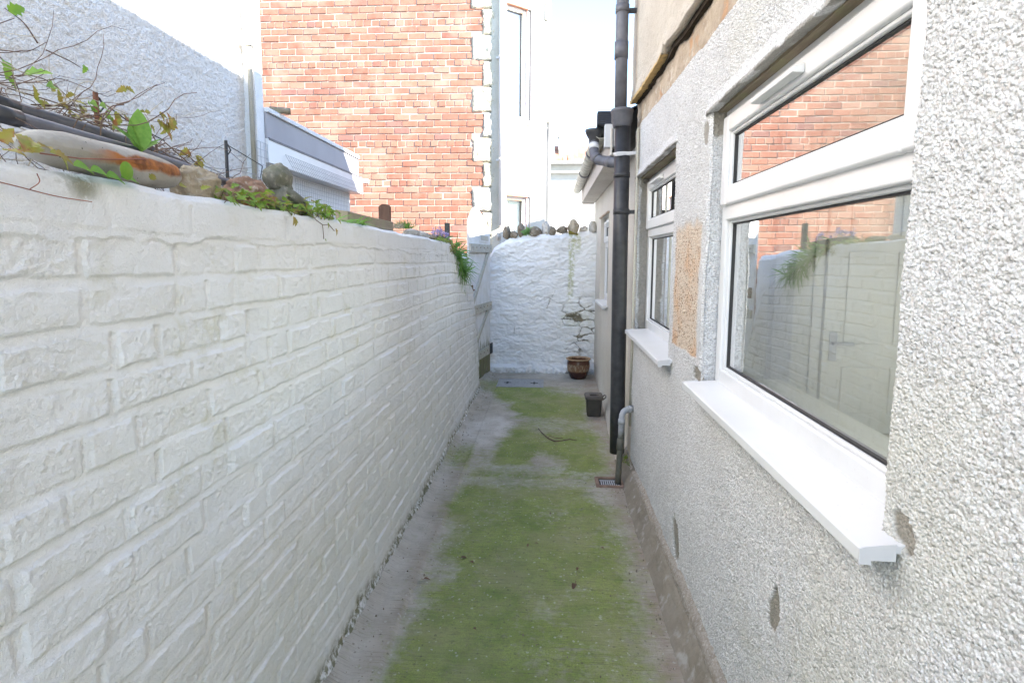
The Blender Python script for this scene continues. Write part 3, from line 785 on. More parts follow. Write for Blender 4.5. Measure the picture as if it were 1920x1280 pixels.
    mb = MB(); mb.box(1.90, 1.95, Y - .052, Y - .0455, .86, 1.06); mb.bar((1.925, Y - .075, .98), (2.05, Y - .075, .98), .02, .02); mb.bar((1.925, Y - .05, .98), (1.925, Y - .085, .98), .02, .02)
    mb.build('door_handle', M['chrome'], d, .003)
    mb = MB(); mb.box(1.79, 1.855, Y - .02, Y - .004, .36, 2.41); mb.box(2.665, 2.73, Y - .02, Y - .004, .36, 2.41); mb.build('architrave', M['innerw'], d, .004)
    MB().box(1.45, 1.52, Y - .012, Y - .003, 1.42, 1.54).build('light_switch', M['grey'], house, .003) if False else None
build_house()

def window(parent, name, fx, y0, y1, z0, z1, zt, vent=(.4, .6), sill=None):
    """white upvc casement: fixed light below, top-hung vent above"""
    w = .058
    mb = MB()
    mb.box(fx, fx + .065, y0, y0 + w, z0, z1); mb.box(fx, fx + .065, y1 - w, y1, z0, z1)
    mb.box(fx + .0005, fx + .0645, y0 + w, y1 - w, z0, z0 + .062); mb.box(fx + .0005, fx + .0645, y0 + w, y1 - w, z1 - w, z1)
    mb.box(fx - .004, fx + .0645, y0 + w - .002, y1 - w + .002, zt - .032, zt + .032)
    o = mb.build(name, M['upvc'], parent, .006, 3)
    # sash of the vent
    mb = MB(); s0, s1, t0, t1 = y0 + .032, y1 - .032, zt + .020, z1 - .030; sw = .062
    xa, xb = fx - .020, fx + .03
    mb.box(xa, xb, s0, s0 + sw, t0, t1); mb.box(xa, xb, s1 - sw, s1, t0, t1)
    mb.box(xa + .0004, xb, s0 + sw, s1 - sw, t0, t0 + sw); mb.box(xa + .0004, xb, s0 + sw, s1 - sw, t1 - sw, t1)
    mb.build('sash', M['upvc'], o, .009, 3)
    def bead(ya, yb, za, zb, x, d=.013):
        m = MB()
        m.box(x, x + .02, ya, ya + d, za, zb); m.box(x, x + .02, yb - d, yb, za, zb)
        m.box(x + .0004, x + .02, ya + d, yb - d, za, za + d); m.box(x + .0004, x + .02, ya + d, yb - d, zb - d, zb)
        return m
    ga = (s0 + sw - .002, s1 - sw + .002, t0 + sw - .002, t1 - sw + .002)
    gb = (y0 + w - .002, y1 - w + .002, z0 + .060, zt - .030)
    bead(*ga, fx - .008).build('glazing_bead', M['upvc'], o, .006, 2)
    bead(*gb, fx + .012).build('glazing_bead', M['upvc'], o, .006, 2)
    for (a, b, c, d), x in ((ga, fx + .003), (gb, fx + .022)):
        bead(a + .011, b - .011, c + .011, d - .011, x, .007).build('gasket_or_outline', M['gasket_or_outline'], o)
        MB().box(x + .006, x + .012, a + .012, b - .012, c + .012, d - .012).build('pane', M['glass'], o)
    # hooded trickle vent on the head of the sash
    va = y0 + (y1 - y0) * vent[0]; vb = y0 + (y1 - y0) * vent[1]; vz = t1 - .038
    mb = MB()
    mb.prism([(xa, va, vz + .014), (xa - .030, va, vz + .004), (xa - .030, va, vz - .008), (xa - .018, va, vz - .010), (xa, va, vz - .010)], (0, vb - va, 0))
    mb.build('trickle_vent', M['upvc'], o, .003)
    if sill:
        a, b, x, zf = sill
        mb = MB()
        mb.prism([(x, a, zf - .027), (x, a, zf - .003), (x + .006, a, zf), (fx + .02, a, zf + .012), (fx + .02, a, zf - .010), (x + .014, a, zf - .012), (x + .014, a, zf - .027)], (0, b - a, 0))
        o2 = mb.build('sill', M['upvc'], o, .0025)
        for q in (a - .0035, b + .0005):
            m2 = MB(); m2.prism([(x - .002, q, zf - .029), (x - .002, q, zf - .001), (x + .006, q, zf + .002), (HX - .012, q, zf + .008), (HX - .012, q, zf - .022), (x + .018, q, zf - .022), (x + .018, q, zf - .029)], (0, .003, 0))
            m2.build('sill_cap', M['palegrey'], o2)
    return o
window(house, 'window', .655, WIN[0][0] + .0, WIN[0][1] - .0, 1.066, 2.094, 1.722, (.42, .67), (.945, 2.225, .530, 1.066))
window(house, 'window', .682, WIN[1][0], WIN[1][1] - .0, 1.056, 2.094, 1.722, (.5, .75), (2.735, 3.93, .530, 1.056))

# ------------------------------------------------------------------ low rear extension beyond the stack
ext = thing('rear_extension', 'low cream rendered extension with mossy gutter and soffit beyond the black stack', 'building', (2, 6, 0))
def build_ext():
    y0, y1 = 4.2, 7.86; wy0, wy1, wz0, wz1 = 5.92, 6.80, 1.05, 2.0
    ys = np.arange(y0, y1 + .001, .02); zs = np.arange(0, 2.36, .02)
    for a in (wy0, wy1): ys[np.argmin(abs(ys - a))] = a
    for a in (wz0, wz1): zs[np.argmin(abs(zs - a))] = a
    Yg, Zg = np.meshgrid(ys, zs)
    Xg = .606 + .004 * fbm(Yg * 5, Zg * 5, 91, 4) - .0025 * fbm(Yg * 40, Zg * 40, 92, 3)
    Xg -= np.interp(Yg, [4.2, 4.6, 5.9, 7.0], [.09, .085, .03, .0]) * ss(.16, .02, Zg) * .9
    keep = np.ones((len(zs) - 1, len(ys) - 1), bool)
    yc = (ys[1:] + ys[:-1]) / 2; zc = (zs[1:] + zs[:-1]) / 2
    keep[np.ix_((zc > wz0) & (zc < wz1), (yc > wy0) & (yc < wy1))] = False
    grid('rendered_wall', Xg, Yg, Zg, M['cream'], ext, keep)
    mb = MB()
    mb.box(.60, .70, wy1, wy1 + .02, wz0 - .02, wz1 + .02); mb.box(.60, .70, wy0 - .02, wy0, wz0 - .02, wz1 + .02); mb.box(.60, .70, wy0, wy1, wz1, wz1 + .02)
    mb.build('reveal', M['cream'], ext)
    mb = MB(); mb.box(.58, .605, wy0 - .03, wy1 + .05, wz1 + .003, wz1 + .022); mb.build('drip_mould', M['bare'], ext, .004)
    mb = MB(); mb.box(.72, 3.7, y0 + .02, y1 - .1, 0, .02); mb.box(2.6, 2.68, y0, y1 - .1, .021, 2.3); mb.box(.62, 3.71, y1 - .08, y1, .0, 2.36)
    mb.box(3.72, 3.85, y0 + .2, y1, 0, 4.05); mb.prism([(.62, y1 - .079, 2.361), (3.71, y1 - .079, 2.361), (3.71, y1 - .079, 4.1), (.62, y1 - .079, 2.58)], (0, .078, 0)); mb.build('shell', M['inner'], ext)
    o = window(ext, 'window', .655, wy0, wy1, wz0 + .01, wz1 - .005, 1.70, (.4, .65), (wy0 - .04, wy1 + .05, .55, wz0))
    # eaves
    MB().box(.441, .60, y0 + .012, y1 - .012, 2.288, 2.30).build('soffit', M['fascia'], ext)
    MB().box(.425, .440, y0 + .01, y1 - .01, 2.283, 2.47).build('fascia', M['fascia'], ext, .003)
    mb = MB(); mb.box(.436, .60, y1 - .008, y1 + .02, 2.27, 2.47); mb.build('barge_end', M['fascia'], ext, .003)
    mb = MB(); mb.box(.385, .448, 4.222, 4.285, 2.34, 2.502); mb.box(.451, .535, 4.22, 4.285, 2.339, 2.502); mb.build('eaves_box', M['palegrey'], ext, .004)
    mb = MB()
    for i in range(7): mb.box(.335, .46, 4.27, 4.36, 2.515 + i * .013, 2.525 + i * .013)
    mb.box(.338, .458, 4.275, 4.36, 2.51, 2.605)
    mb.build('verge_tile', M['slate'], ext, .002)
    # roof slab with tile courses
    mb = MB()
    n = 14; pitch = math.tan(math.radians(26))
    for i in range(n):
        xa = .34 + i * .25; xb = xa + .29
        mb.prism([(xa, 4.37, 2.50 + (xa - .34) * pitch + .03), (xb, 4.37, 2.50 + (xb - .34) * pitch + .018), (xb, 4.37, 2.50 + (xb - .34) * pitch), (xa, 4.37, 2.50 + (xa - .34) * pitch)], (0, 3.46, 0))
    mb.build('roof', M['slate'], ext)
    # half-round gutter in three lengths with unions
    g = MB(); n = 12
    def gut(ya, yb, r, th=.004):
        vs = []; fs = []
        for y in (ya, yb):
            for rr in (r, r - th):
                for k in range(n + 1):
                    a = PI + PI * k / n
                    vs.append((.368 + rr * math.cos(a), y, 2.475 + rr * math.sin(a)))
        m = n + 1
        for k in range(n):
            fs += [(k, k + 1, 2 * m + k + 1, 2 * m + k), (m + k + 1, m + k, 3 * m + k, 3 * m + k + 1), (k + 1, k, m + k, m + k + 1), (2 * m + k, 2 * m + k + 1, 3 * m + k + 1, 3 * m + k)]
        g.add(vs, fs, True)
    gut(4.32, 7.98, .056)
    go = g.build('gutter', M['oldgutter'], ext)
    for y in (5.12, 6.30):
        g = MB(); gut(y, y + .09, .062, .005); g.build('gutter_union', M['blackgrey'], go)
    g = MB(); g.add([(.368 + .056 * math.cos(PI + PI * k / 12), 7.979, 2.475 + .056 * math.sin(PI + PI * k / 12)) for k in range(13)], [tuple(range(13))]); g.build('stop_end', M['oldgutter'], go)
build_ext()

# ------------------------------------------------------------------ soil stack, waste pipe, gully
st = thing('drainpipe', 'tall black drainpipe with round hopper on the house corner', 'drainpipe', (.5, 4.05, .13))
MB().tube([(.472, 4.04, 2.56), (.468, 4.04, 3.0), (.463, 4.04, 4.6)], .042, 18).build('upper_pipe', M['blackgrey'], st)
for z, dz, r in ((3.205, .024, .047), (2.94, .055, .047)): MB().tube([(.467, 4.04, z - dz), (.467, 4.04, z + dz)], r, 18).build('collar', M['blackgrey'], st)
MB().lathe((.484, 4.05, 0), [(.0, 2.438), (.058, 2.438), (.064, 2.455), (.066, 2.47), (.072, 2.475), (.0735, 2.535), (.077, 2.538), (.077, 2.556), (.069, 2.56), (.03, 2.558), (0, 2.558)], 28).build('hopper', M['blackgrey'], st)
lo = MB().tube([(.491, 4.05, 2.45), (.494, 4.05, 1.6), (.505, 4.05, .5), (.509, 4.05, .135)], .053, 20).build('lower_pipe', M['black'], st)
mb = MB(); mb.tube([(.495, 4.05, 1.85), (.495, 4.05, 1.885)], .057, 20); mb.box(.545, .605, 4.04, 4.075, 1.855, 1.88); mb.build('bracket', M['black'], st)
MB().tube([(.492, 4.05, 2.10), (.492, 4.05, 2.135)], .057, 20).build('collar', M['black'], st)
MB().box(.505, .60, 4.06, 4.09, 3.195, 3.22).build('bracket', M['black'], st)
mb = MB(); mb.bar((.44, 3.99, 2.248), (.60, 4.02, 2.265), .014, .022); mb.tube([(.492, 4.05, 2.245), (.492, 4.05, 2.268)], .058, 20); mb.build('pipe_clip', M['palegrey'], st)
# swan-neck from the gutter outlet
br = MB().tube([(.318, 4.36, 2.40), (.318, 4.33, 2.335), (.322, 4.30, 2.29), (.345, 4.26, 2.258), (.40, 4.19, 2.235), (.45, 4.11, 2.212), (.49, 4.06, 2.195)], .036, 16).build('branch_pipe', M['blackgrey'], st)
mb = MB(); mb.tube([(.318, 4.352, 2.385), (.318, 4.335, 2.345)], .0375, 16); mb.build('white_band', M['palegrey'], br)
for q in ([(.325, 4.29, 2.282), (.345, 4.262, 2.262)], [(.412, 4.175, 2.232), (.432, 4.145, 2.222)]): MB().tube(q, .040, 16).build('pipe_socket', M['blackgrey'], br)
mb = MB(); mb.lathe((.318, 4.36, 0), [(.036, 2.385), (.038, 2.42), (.058, 2.455), (.066, 2.478), (.066, 2.492), (.060, 2.492), (.04, 2.45)], 20, 1.0, .9); mb.build('gutter_outlet', M['black'], br)

wp = thing('waste_pipe', 'grey waste pipe bending from the wall down into the drain gully', 'pipe', (.49, 3.78, 0))
t_ = NT('dirty_waste_pipe', .6, .3); zz = t_.xyz()[2]
t_.color(t_.mix(t_.mr(t_.math('ADD', zz, t_.math('MULTIPLY', t_.math('SUBTRACT', t_.noise(18, 4), .5), .25)), .30, .46), t_.mix(t_.noise(25, 4), (.07, .075, .055), (.16, .15, .12)), (.40, .41, .43)))
M['waste'] = t_.m
arc = [(.60, 3.90, .507), (.555, 3.868, .507), (.535, 3.852, .505), (.520, 3.842, .495), (.512, 3.836, .478), (.509, 3.832, .45), (.503, 3.815, .33), (.497, 3.80, .22), (.490, 3.785, .08), (.487, 3.78, .005)]
MB().tube(arc, .0205, 16).build('pipe_run', M['waste'], wp)
for q, r in (([(.585, 3.89, .507), (.549, 3.864, .507)], .0245), ([(.509, 3.832, .448), (.5075, 3.828, .412)], .0245), ([(.502, 3.813, .315), (.501, 3.811, .297), (.5009, 3.8105, .2965), (.498, 3.803, .24)], .0245)): MB().tube(q, r, 16).build('pipe_socket', M['waste'], wp)

gl = thing('drain_gully', 'small square drain gully with clay surround set in the path', 'drain', (.43, 3.8, 0))
mb = MB(); a, b, c, d = .335, .535, 3.715, 3.885
mb.box(a, b, c, c + .022, -.03, .016); mb.box(a, b, d - .022, d, -.03, .016); mb.box(a, a + .025, c + .022, d - .022, -.03, .015); mb.box(b - .025, b, c + .022, d - .022, -.03, .015)
mb.build('gully_surround', M['clay'], gl, .006)
MB().box(a + .026, b - .026, c + .023, d - .023, -.02, .004).build('gully_well', M['iron'], gl)
mb = MB()
for i in range(9): mb.box(.372 + i * .0145, .379 + i * .0145, c + .03, d - .06, .005, .0095)
mb.box(.366, .505, c + .024, c + .031, .005, .010); mb.box(.366, .505, d - .06, d - .053, .005, .010)
mb.build('grate', M['grey'], gl)

# cables and conduit down the house corner
mb = MB(); mb.tube([(.590, 4.0, 2.42), (.588, 4.0, 1.2), (.589, 4.0, .35)], .0085, 8)
tag(mb.build('conduit', M['stain']), 'thin cream conduit running down the wall beside the black drainpipe', 'conduit')

# ------------------------------------------------------------------ manhole cover, pot, caddy, twig, leaves
mc = thing('manhole_cover', 'rectangular grey metal inspection cover set in the path by the end wall', 'manhole cover', (-.335, 6.85, 0))
a, b, c, d = -.622, -.055, 6.62, 7.06
mb = MB(); mb.box(a, b, c, c + .02, -.01, .014); mb.box(a, b, d - .02, d, -.01, .014); mb.box(a, a + .02, c + .02, d - .02, -.01, .0135); mb.box(b - .02, b, c + .02, d - .02, -.01, .0135)
mb.build('cover_frame', M['metal'], mc, .002)
mb = MB(); mb.box(a + .023, b - .023, c + .023, d - .023, -.01, .011)
for i in range(13):
    for j in range(9):
        x = a + .05 + i * .0385; y = c + .05 + j * .042
        mb.box(x, x + .022, y, y + .006, .0108, .0126) if (i + j) % 2 else mb.box(x + .008, x + .014, y - .008, y + .014, .0108, .0126)
mb.build('cover_plate', M['metal'], mc)
for x in (-.50, -.17):
    mb = MB(); mb.box(x - .045, x + .045, 6.83, 6.85, .0112, .0142); mb.box(x - .012, x + .012, 6.79, 6.89, .0112, .0138); mb.build('keyhole', M['iron'], mc)

pot = thing('plant_pot', 'brown glazed plant pot with a tan rim in the far right corner', 'plant pot', (.385, 7.2, 0))
MB().lathe((.385, 7.2, .004), [(0, 0), (.090, 0), (.098, .006), (.118, .05), (.138, .11), (.147, .165), (.146, .205), (.140, .232), (.139, .240), (.150, .246), (.158, .255), (.158, .263), (.150, .267), (.136, .262), (.130, .245), (.134, .20), (.128, .12), (.09, .04), (0, .035)], 40).build('pot_body', M['pot'], pot)

cad = thing('food_caddy', 'small dark lidded food waste caddy on the mossy path', 'bin', (.452, 5.5, 0))
def rrect(cx, cy, hx, hy, r, n=6):
    P = []
    for sx, sy, a0 in ((1, 1, 0), (-1, 1, 90), (-1, -1, 180), (1, -1, 270)):
        for k in range(n + 1):
            a = math.radians(a0 + 90 * k / n); P.append((cx + sx * (hx - r) + r * math.cos(a), cy + sy * (hy - r) + r * math.sin(a)))
    return P
def loft(levels, cap=True):
    mb = MB(); vs = []; fs = []; n = None
    for (cx, cy, hx, hy, r, z) in levels:
        P = rrect(cx, cy, hx, hy, r); n = len(P); vs += [(x, y, z) for x, y in P]
    for i in range(len(levels) - 1):
        for k in range(n): fs.append((i * n + k, i * n + (k + 1) % n, (i + 1) * n + (k + 1) % n, (i + 1) * n + k))
    fs.append(tuple(range(n))[::-1]); fs.append(tuple((len(levels) - 1) * n + k for k in range(n)))
    mb.add(vs, fs); return mb
M['caddy'] = simple('dark_caddy_plastic', (.055, .050, .043), .5, .4, .15, 20)
M['caddyl'] = simple('brown_caddy_lid', (.095, .080, .070), .5, .4, .12, 20)
cx, cy = .452, 5.5
loft([(cx, cy, .064, .075, .022, .004), (cx, cy, .068, .078, .022, .02), (cx, cy, .078, .088, .024, .185)]).build('bin_body', M['caddy'], cad, .003)
lid = loft([(cx, cy, .086, .097, .026, .178), (cx, cy, .089, .100, .026, .182), (cx, cy, .088, .099, .026, .202), (cx, cy, .080, .091, .024, .212), (cx, cy, .074, .084, .022, .214)]).build('bin_lid', M['caddyl'], cad, .002)
mb = MB(); mb.box(cx - .045, cx + .045, cy - .06, cy + .05, .215, .222); mb.box(cx - .05, cx + .02, cy - .066, cy - .04, .2225, .228); mb.build('lid_panel', M['caddyl'], lid, .004)
MB().tube([(cx + .080, cy - .06, .17), (cx + .112, cy - .05, .195), (cx + .118, cy, .20), (cx + .112, cy + .05, .195), (cx + .080, cy + .06, .17)], .006, 8).build('carry_handle', M['caddyl'], cad)

tw = MB(); tw.tube([(-.085, 5.0, .008), (-.05, 4.86, .012), (.01, 4.70, .014), (.06, 4.64, .012), (.12, 4.66, .010), (.19, 4.70, .012), (.25, 4.68, .008)], .005, 6, rs=[.003, .004, .005, .006, .005, .004, .002])
tw.tube([(.0, 4.72, .012), (.02, 4.75, .02), (.07, 4.70, .018), (.13, 4.72, .014)], .003, 6)
tag(tw.build('twig', M['stem']), 'thin forked dead twig lying across the path', 'twig')

def leafgeo(mb, p, d, up, L, Wd, kind='ovate', curl=.15, fold=.12):
    d = Vector(d).normalized(); s = d.cross(Vector(up))
    if s.length < 1e-4: s = d.orthogonal()
    s.normalize(); n = s.cross(d).normalized(); p = Vector(p)
    if kind == 'ovate': pr = [(0, .05), (.12, .55), (.3, .95), (.5, 1.), (.7, .78), (.87, .42), (1, .03)]
    elif kind == 'lance': pr = [(0, .25), (.2, .8), (.45, 1), (.7, .7), (.88, .35), (1, .02)]
    elif kind == 'blade': pr = [(0, .7), (.3, 1), (.6, .85), (.85, .45), (1, .03)]
    else: pr = [(0, .1), (.06, .6), (.16, .75), (.22, .55), (.36, 1.), (.46, .62), (.52, .5), (.64, .66), (.74, .4), (.82, .36), (1, .02)]
    vs = []; fs = []
    for t, w in pr:
        c = p + d * (L * t) + n * (-curl * L * t * t)
        vs += [c - s * (Wd / 2 * w) + n * (fold * Wd * w), c, c + s * (Wd / 2 * w) + n * (fold * Wd * w)]
    for i in range(len(pr) - 1):
        a = i * 3; fs += [(a, a + 1, a + 4, a + 3), (a + 1, a + 2, a + 5, a + 4)]
    mb.add(vs, fs, True)

def rv(): return Vector((random.gauss(0, 1), random.gauss(0, 1), random.gauss(0, 1)))
dl = [(-.422, 2.742, .034), (-.376, 2.709, .03), (.156, 2.685, .022), (-.572, 2.536, .03), (-.294, 2.194, .02), (.131, 2.535, .04), (-.05, 2.92, .018), (.30, 2.9, .025), (-.10, 2.897, .02), (.05, 5.2, .03)]
first = None
for i, (x, y, L) in enumerate(dl):
    if first is None:
        mb = MB(); leafgeo(mb, (-.017, 0, 0), (1, .2, .25), (0, 0, 1), .034, .02, 'ovate', .5, .25); mb.tube([(-.017, 0, 0), (-.03, -.004, .004)], .0012, 5)
        first = tag(mb.build('dead_leaf', M['dead']), 'small brown dead leaf lying on the mossy path', 'dead leaf', 'dead leaves scattered on the path'); o = first
    else:
        o = first.copy(); COL.objects.link(o)
    o.location = (x, y, .008); o.rotation_euler = (0, 0, i * 2.1); s = L / .034; o.scale = (s, s, s)

def grit():
    random.seed(77); mb = MB()
    for i in range(420):
        u = random.random()
        y = random.uniform(1.7, 7.3); x = random.choice((random.gauss(-.73, .04), random.gauss(.49, .03), random.uniform(-.7, .5)))
        if not -.78 < x < .52: continue
        r = random.uniform(.0015, .0042) * (1.6 if random.random() < .08 else 1); a = random.random() * 6
        P = [(x + r * math.cos(a + k * 1.26) * random.uniform(.7, 1.2), y + r * math.sin(a + k * 1.26) * random.uniform(.7, 1.2)) for k in range(5)]
        zb = .004 + .01 * (x < -.62)
        mb.add([(p[0], p[1], zb - .004) for p in P] + [(x + (p[0] - x) * .6, y + (p[1] - y) * .6, zb + r * .9) for p in P], [(k, (k + 1) % 5, 5 + (k + 1) % 5, 5 + k) for k in range(5)] + [(5, 6, 7, 8, 9)])
    struct(mb.build('grit', M['rock4']), 'stuff')['label'] = 'loose grit and crumbs scattered over the path'
grit()

# ------------------------------------------------------------------ gate
A = Vector((-.80, 7.44, 0)); B = Vector((-.955, 6.53, 0)); dg = (B - A).normalized(); ng = Vector((0, 0, 1)).cross(dg) * 1.0
if ng.x < 0: ng = -ng
gate = thing('gate', 'white plank gate with ledges and braces, its paint flaking at the foot', 'gate', A)
def gp(s, z, o=0): p = A + dg * s + ng * o; return (p.x, p.y, z)
def gtop(s): return float(np.interp(s, [0, .3, .60, .72, .92], [1.86, 2.04, 2.14, 2.13, 1.95]))
mb = MB(); nb = 6
for i in range(nb):
    a, b = i * .153 + .002, (i + 1) * .153 - .003
    mb.prism([gp(a, .035 + .012 * math.sin(i * 2.3)), gp(b, .035 + .012 * math.sin(i * 2.3)), gp(b, gtop(b)), gp((a + b) / 2, gtop((a + b) / 2)), gp(a, gtop(a))], ng * .022)
mb.build('planks', M['gate'], gate, .002)
for z, h in ((1.655, .10), (.92, .10), (.34, .11)):
    mb = MB(); mb.prism([gp(.0, z - h / 2, .023), gp(.915, z - h / 2, .023), gp(.915, z + h / 2, .023), gp(.0, z + h / 2, .023)], ng * .026)
    r_ = mb.build('ledge', M['worn'], gate, .003)
    for s in (.07, .22, .38, .53, .69, .85):
        q = Vector(gp(s, z + .015 * math.sin(s * 40), .0495)); MB().tube([q, q + ng * .004], .007, 6).build('nail', M['rust'], r_)
for z0, z1 in ((.97, 1.605), (.395, .87)):
    mb = MB(); mb.prism([gp(.10, z1, .023), gp(.19, z1, .023), gp(.88, z0, .023), gp(.79, z0, .023)], ng * .022); mb.build('brace', M['worn'], gate, .003)
mb = MB(); mb.prism([gp(.10, 1.735, .023), gp(.50, 1.735, .023), gp(.50, 1.83, .023), gp(.10, 1.83, .023)], ng * .010)
pl = mb.build('plaque', M['upvc'], gate, .003)
mb = MB(); mb.prism([gp(.13, 1.752, .034), gp(.47, 1.752, .034), gp(.47, 1.813, .034), gp(.13, 1.813, .034)], ng * .0015); mb.build('plaque_panel', M['stain'], pl)
mb = MB(); mb.prism([gp(.82, 1.10, .024), gp(.88, 1.10, .024), gp(.88, 1.22, .024), gp(.82, 1.22, .024)], ng * .02); mb.tube([gp(.80, 1.16, .05), gp(.92, 1.17, .05)], .010, 8); mb.build('latch', M['rust'], gate, .002)
mb = MB(); mb.prism([gp(-.005, .28, .05), gp(.12, .28, .05), gp(.12, .42, .05), gp(-.005, .42, .05)], ng * .006); mb.build('hinge', M['iron'], gate)
mb = MB(); mb.box(-.99, -.83, 7.44, 7.50, 0, 1.50); tag(mb.build('gate_post', M['gate'], None, .006), 'white painted post the gate hangs on at the end wall', 'post')

# ------------------------------------------------------------------ red brick house across the way
bh = thing('brick_house', 'tall sunlit red brick house with pale quoins and a white canted bay', 'house', (-3, 8.3, 0))
def build_brick():
    vs = []; fs = []; cs = []
    C, BL, mj = .0915, .2330, .0105
    pal = np.array([(.43, .20, .135), (.47, .235, .16), (.40, .18, .125), (.50, .28, .20), (.36, .165, .125), (.52, .31, .23), (.33, .18, .155)])
    rr = np.random.default_rng(5)
    rows = int(6.6 / C)
    qz = lambda z: -1.145 if int((z + .22) // .345) % 2 == 0 else -.985
    out_v = []; out_c = []
    for r in range(rows):
        z0 = .55 + r * C; z1 = z0 + C - mj
        header = (r % 6 == 4)
        bl = BL / 2 if header else BL
        x = -.965 - (0 if r % 2 else BL / 2) - (BL / 4 if header else 0) + BL
        while x > -6.6:
            xa = x - bl + mj; xb = x; x -= bl
            lim = -.955 - (.165 if ((z0 + .22) // .345) % 2 else 0)
            xb = min(xb, lim)
            if xb - xa < .03: continue
            if rr.random() < .06 and not header: bl2 = None
            d = rr.normal() * .0025; j = rr.normal(size=4) * .0022
            c = pal[rr.choice(7, p=[.30, .27, .15, .13, .06, .06, .03])] * np.array([.60, .545, .535]) * (1 + .07 * rr.normal())
            bv = .004
            F = [(xa + bv, 8.196 + d, z0 + bv + j[0]), (xb - bv, 8.196 + d, z0 + bv + j[1]), (xb - bv, 8.196 + d, z1 - bv + j[2]), (xa + bv, 8.196 + d, z1 - bv + j[3]),
                 (xa, 8.208, z0 + j[0]), (xb, 8.208, z0 + j[1]), (xb, 8.208, z1 + j[2]), (xa, 8.208, z1 + j[3])]
            out_v.append(F); out_c.append(np.clip(c, .05, .9))
    n = len(out_v); V = np.array(out_v).reshape(-1, 3); off = np.arange(n)[:, None, None] * 8
    Q = np.array([(0, 1, 2, 3), (4, 5, 1, 0), (5, 6, 2, 1), (6, 7, 3, 2), (7, 4, 0, 3)])[None] + off
    me_o = rawobj('brick_courses', V, Q.reshape(-1, 4).tolist(), M['brick'], bh)
    a = me_o.data.color_attributes.new('Col', 'FLOAT_COLOR', 'POINT')
    cc = np.ones((n * 8, 4), np.float32); cc[:, :3] = np.repeat(np.array(out_c), 8, 0); a.data.foreach_set('color', cc.ravel())
    M['mortar'] = simple('lime_mortar', (.44, .365, .31), .9, .1, .1, 8, .003, 60)
    MB().box(-6.6, -.94, 8.2045, 8.35, 0, 7.2).build('mortar_bed', M['mortar'], bh)
    # quoins
    for i in range(20):
        z0 = -.22 + .345 * (i + 1); lng = i % 2 == 0
        if z0 + .34 < 1.2 or z0 > 6.5: continue
        Xq, Zq = np.meshgrid(np.linspace(-1.115 if lng else -.965, -.80, 22), np.linspace(z0 + .004, z0 + .34, 30))
        ex = np.minimum(Xq - Xq.min(), .2); ez = np.minimum(Zq - Zq.min(), Zq.max() - Zq)
        hh = .020 + .016 * fbm(Xq * 14, Zq * 14, 50 + i, 4) - .022 * ss(.02, 0, np.minimum(ex, ez))
        Xq = Xq + .022 * fbm(Zq * 14, Zq * 0 + i, 70, 3) * ss(.08, 0, ex)
        grid('quoin', Xq, 8.200 - hh, Zq, M['quoin'] if i % 3 else M['stain'], bh)
    MB().box(-.84, -.722, 8.178, 8.35, 0, 7.2).build('corner_pilaster', M['stain'], bh, .008)
    # downpipe
    mb = MB(); mb.tube([(-.700, 8.142, 2.0), (-.700, 8.142, 7.2)], .034, 14)
    for z in (4.28, 2.9): mb.tube([(-.700, 8.142, z), (-.700, 8.142, z + .03)], .040, 14); mb.box(-.77, -.70, 8.15, 8.178, z, z + .025)
    mb.build('downpipe', M['palegrey'], bh)
    # canted bay
    p0 = Vector((-.715, 8.19, 0)); d = Vector((.769, .639, 0)); n2 = Vector((.639, -.769, 0))
    def bx(mb, s0, s1, z0, z1, o0, o1):
        P = [p0 + d * s0 + n2 * o0, p0 + d * s1 + n2 * o0, p0 + d * s1 + n2 * o1, p0 + d * s0 + n2 * o1]
        mb.prism([(q.x, q.y, z0) for q in P], (0, 0, z1 - z0))
    W = [(.115, .545, 1.62, 2.435), (.105, .53, 3.53, 5.06)]
    mb = MB(); Lb = .83
    bx(mb, 0, .105, 0, 7.2, -.14, 0); bx(mb, .545, Lb, 0, 7.2, -.14, 0)
    bx(mb, .105, .545, 0, 1.62, -.14, -.001); bx(mb, .105, .545, 2.435, 3.53, -.14, -.001); bx(mb, .105, .545, 5.06, 7.2, -.14, -.001)
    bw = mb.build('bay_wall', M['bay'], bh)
    mb = MB(); bx(mb, -.02, Lb + .01, 3.455, 3.475, 0.0005, .016); mb.build('string_course', M['stain'], bh, .003); mb = MB(); bx(mb, .78, Lb + .05, 4.98, 7.2, .0005, .03); mb.build('string_course', M['stain'], bh, .003)
    for s0, s1, z0, z1 in W:
        mb = MB(); f = .045
        bx(mb, s0, s0 + f, z0, z1, -.11, -.06); bx(mb, s1 - f - .045, s1 - .045, z0, z1, -.11, -.06); bx(mb, s0 + f, s1 - f - .045, z1 - f, z1, -.109, -.061); bx(mb, s0 + f, s1 - f - .045, z0, z0 + f, -.109, -.061)
        bx(mb, s1 - .0455, s1, z0, z1, -.13, -.035)
        w_ = mb.build('window', M['upvc'], bh, .004)
        mb = MB(); bx(mb, s0 + f, s1 - f - .045, z1 - f - .012, z1 - f, -.062, -.055); bx(mb, s1 - f - .057, s1 - f - .045, z0 + f, z1 - f - .012, -.062, -.055); bx(mb, s0 + .012, s1 - .05, z1 - .006, z1 + .008, -.05, .004); bx(mb, s1 - .05, s1 - .042, z0, z1 - .006, -.036, -.028)
        mb.build('gasket_or_outline', M['tile'], w_)  # dark bars added to draw the bay window's shadow and edge lines
        mb = MB(); bx(mb, s0 + f, s1 - f - .045, z0 + f, z1 - f, -.092, -.086); mb.build('pane', M['glass'], w_)
        mb = MB(); bx(mb, s0 + f, s1 - f - .045, z0 + f, z1 - f, -.16, -.15); mb.build('curtain', M['curtain'], w_)
    # rear of the bay and body
    q = p0 + d * Lb
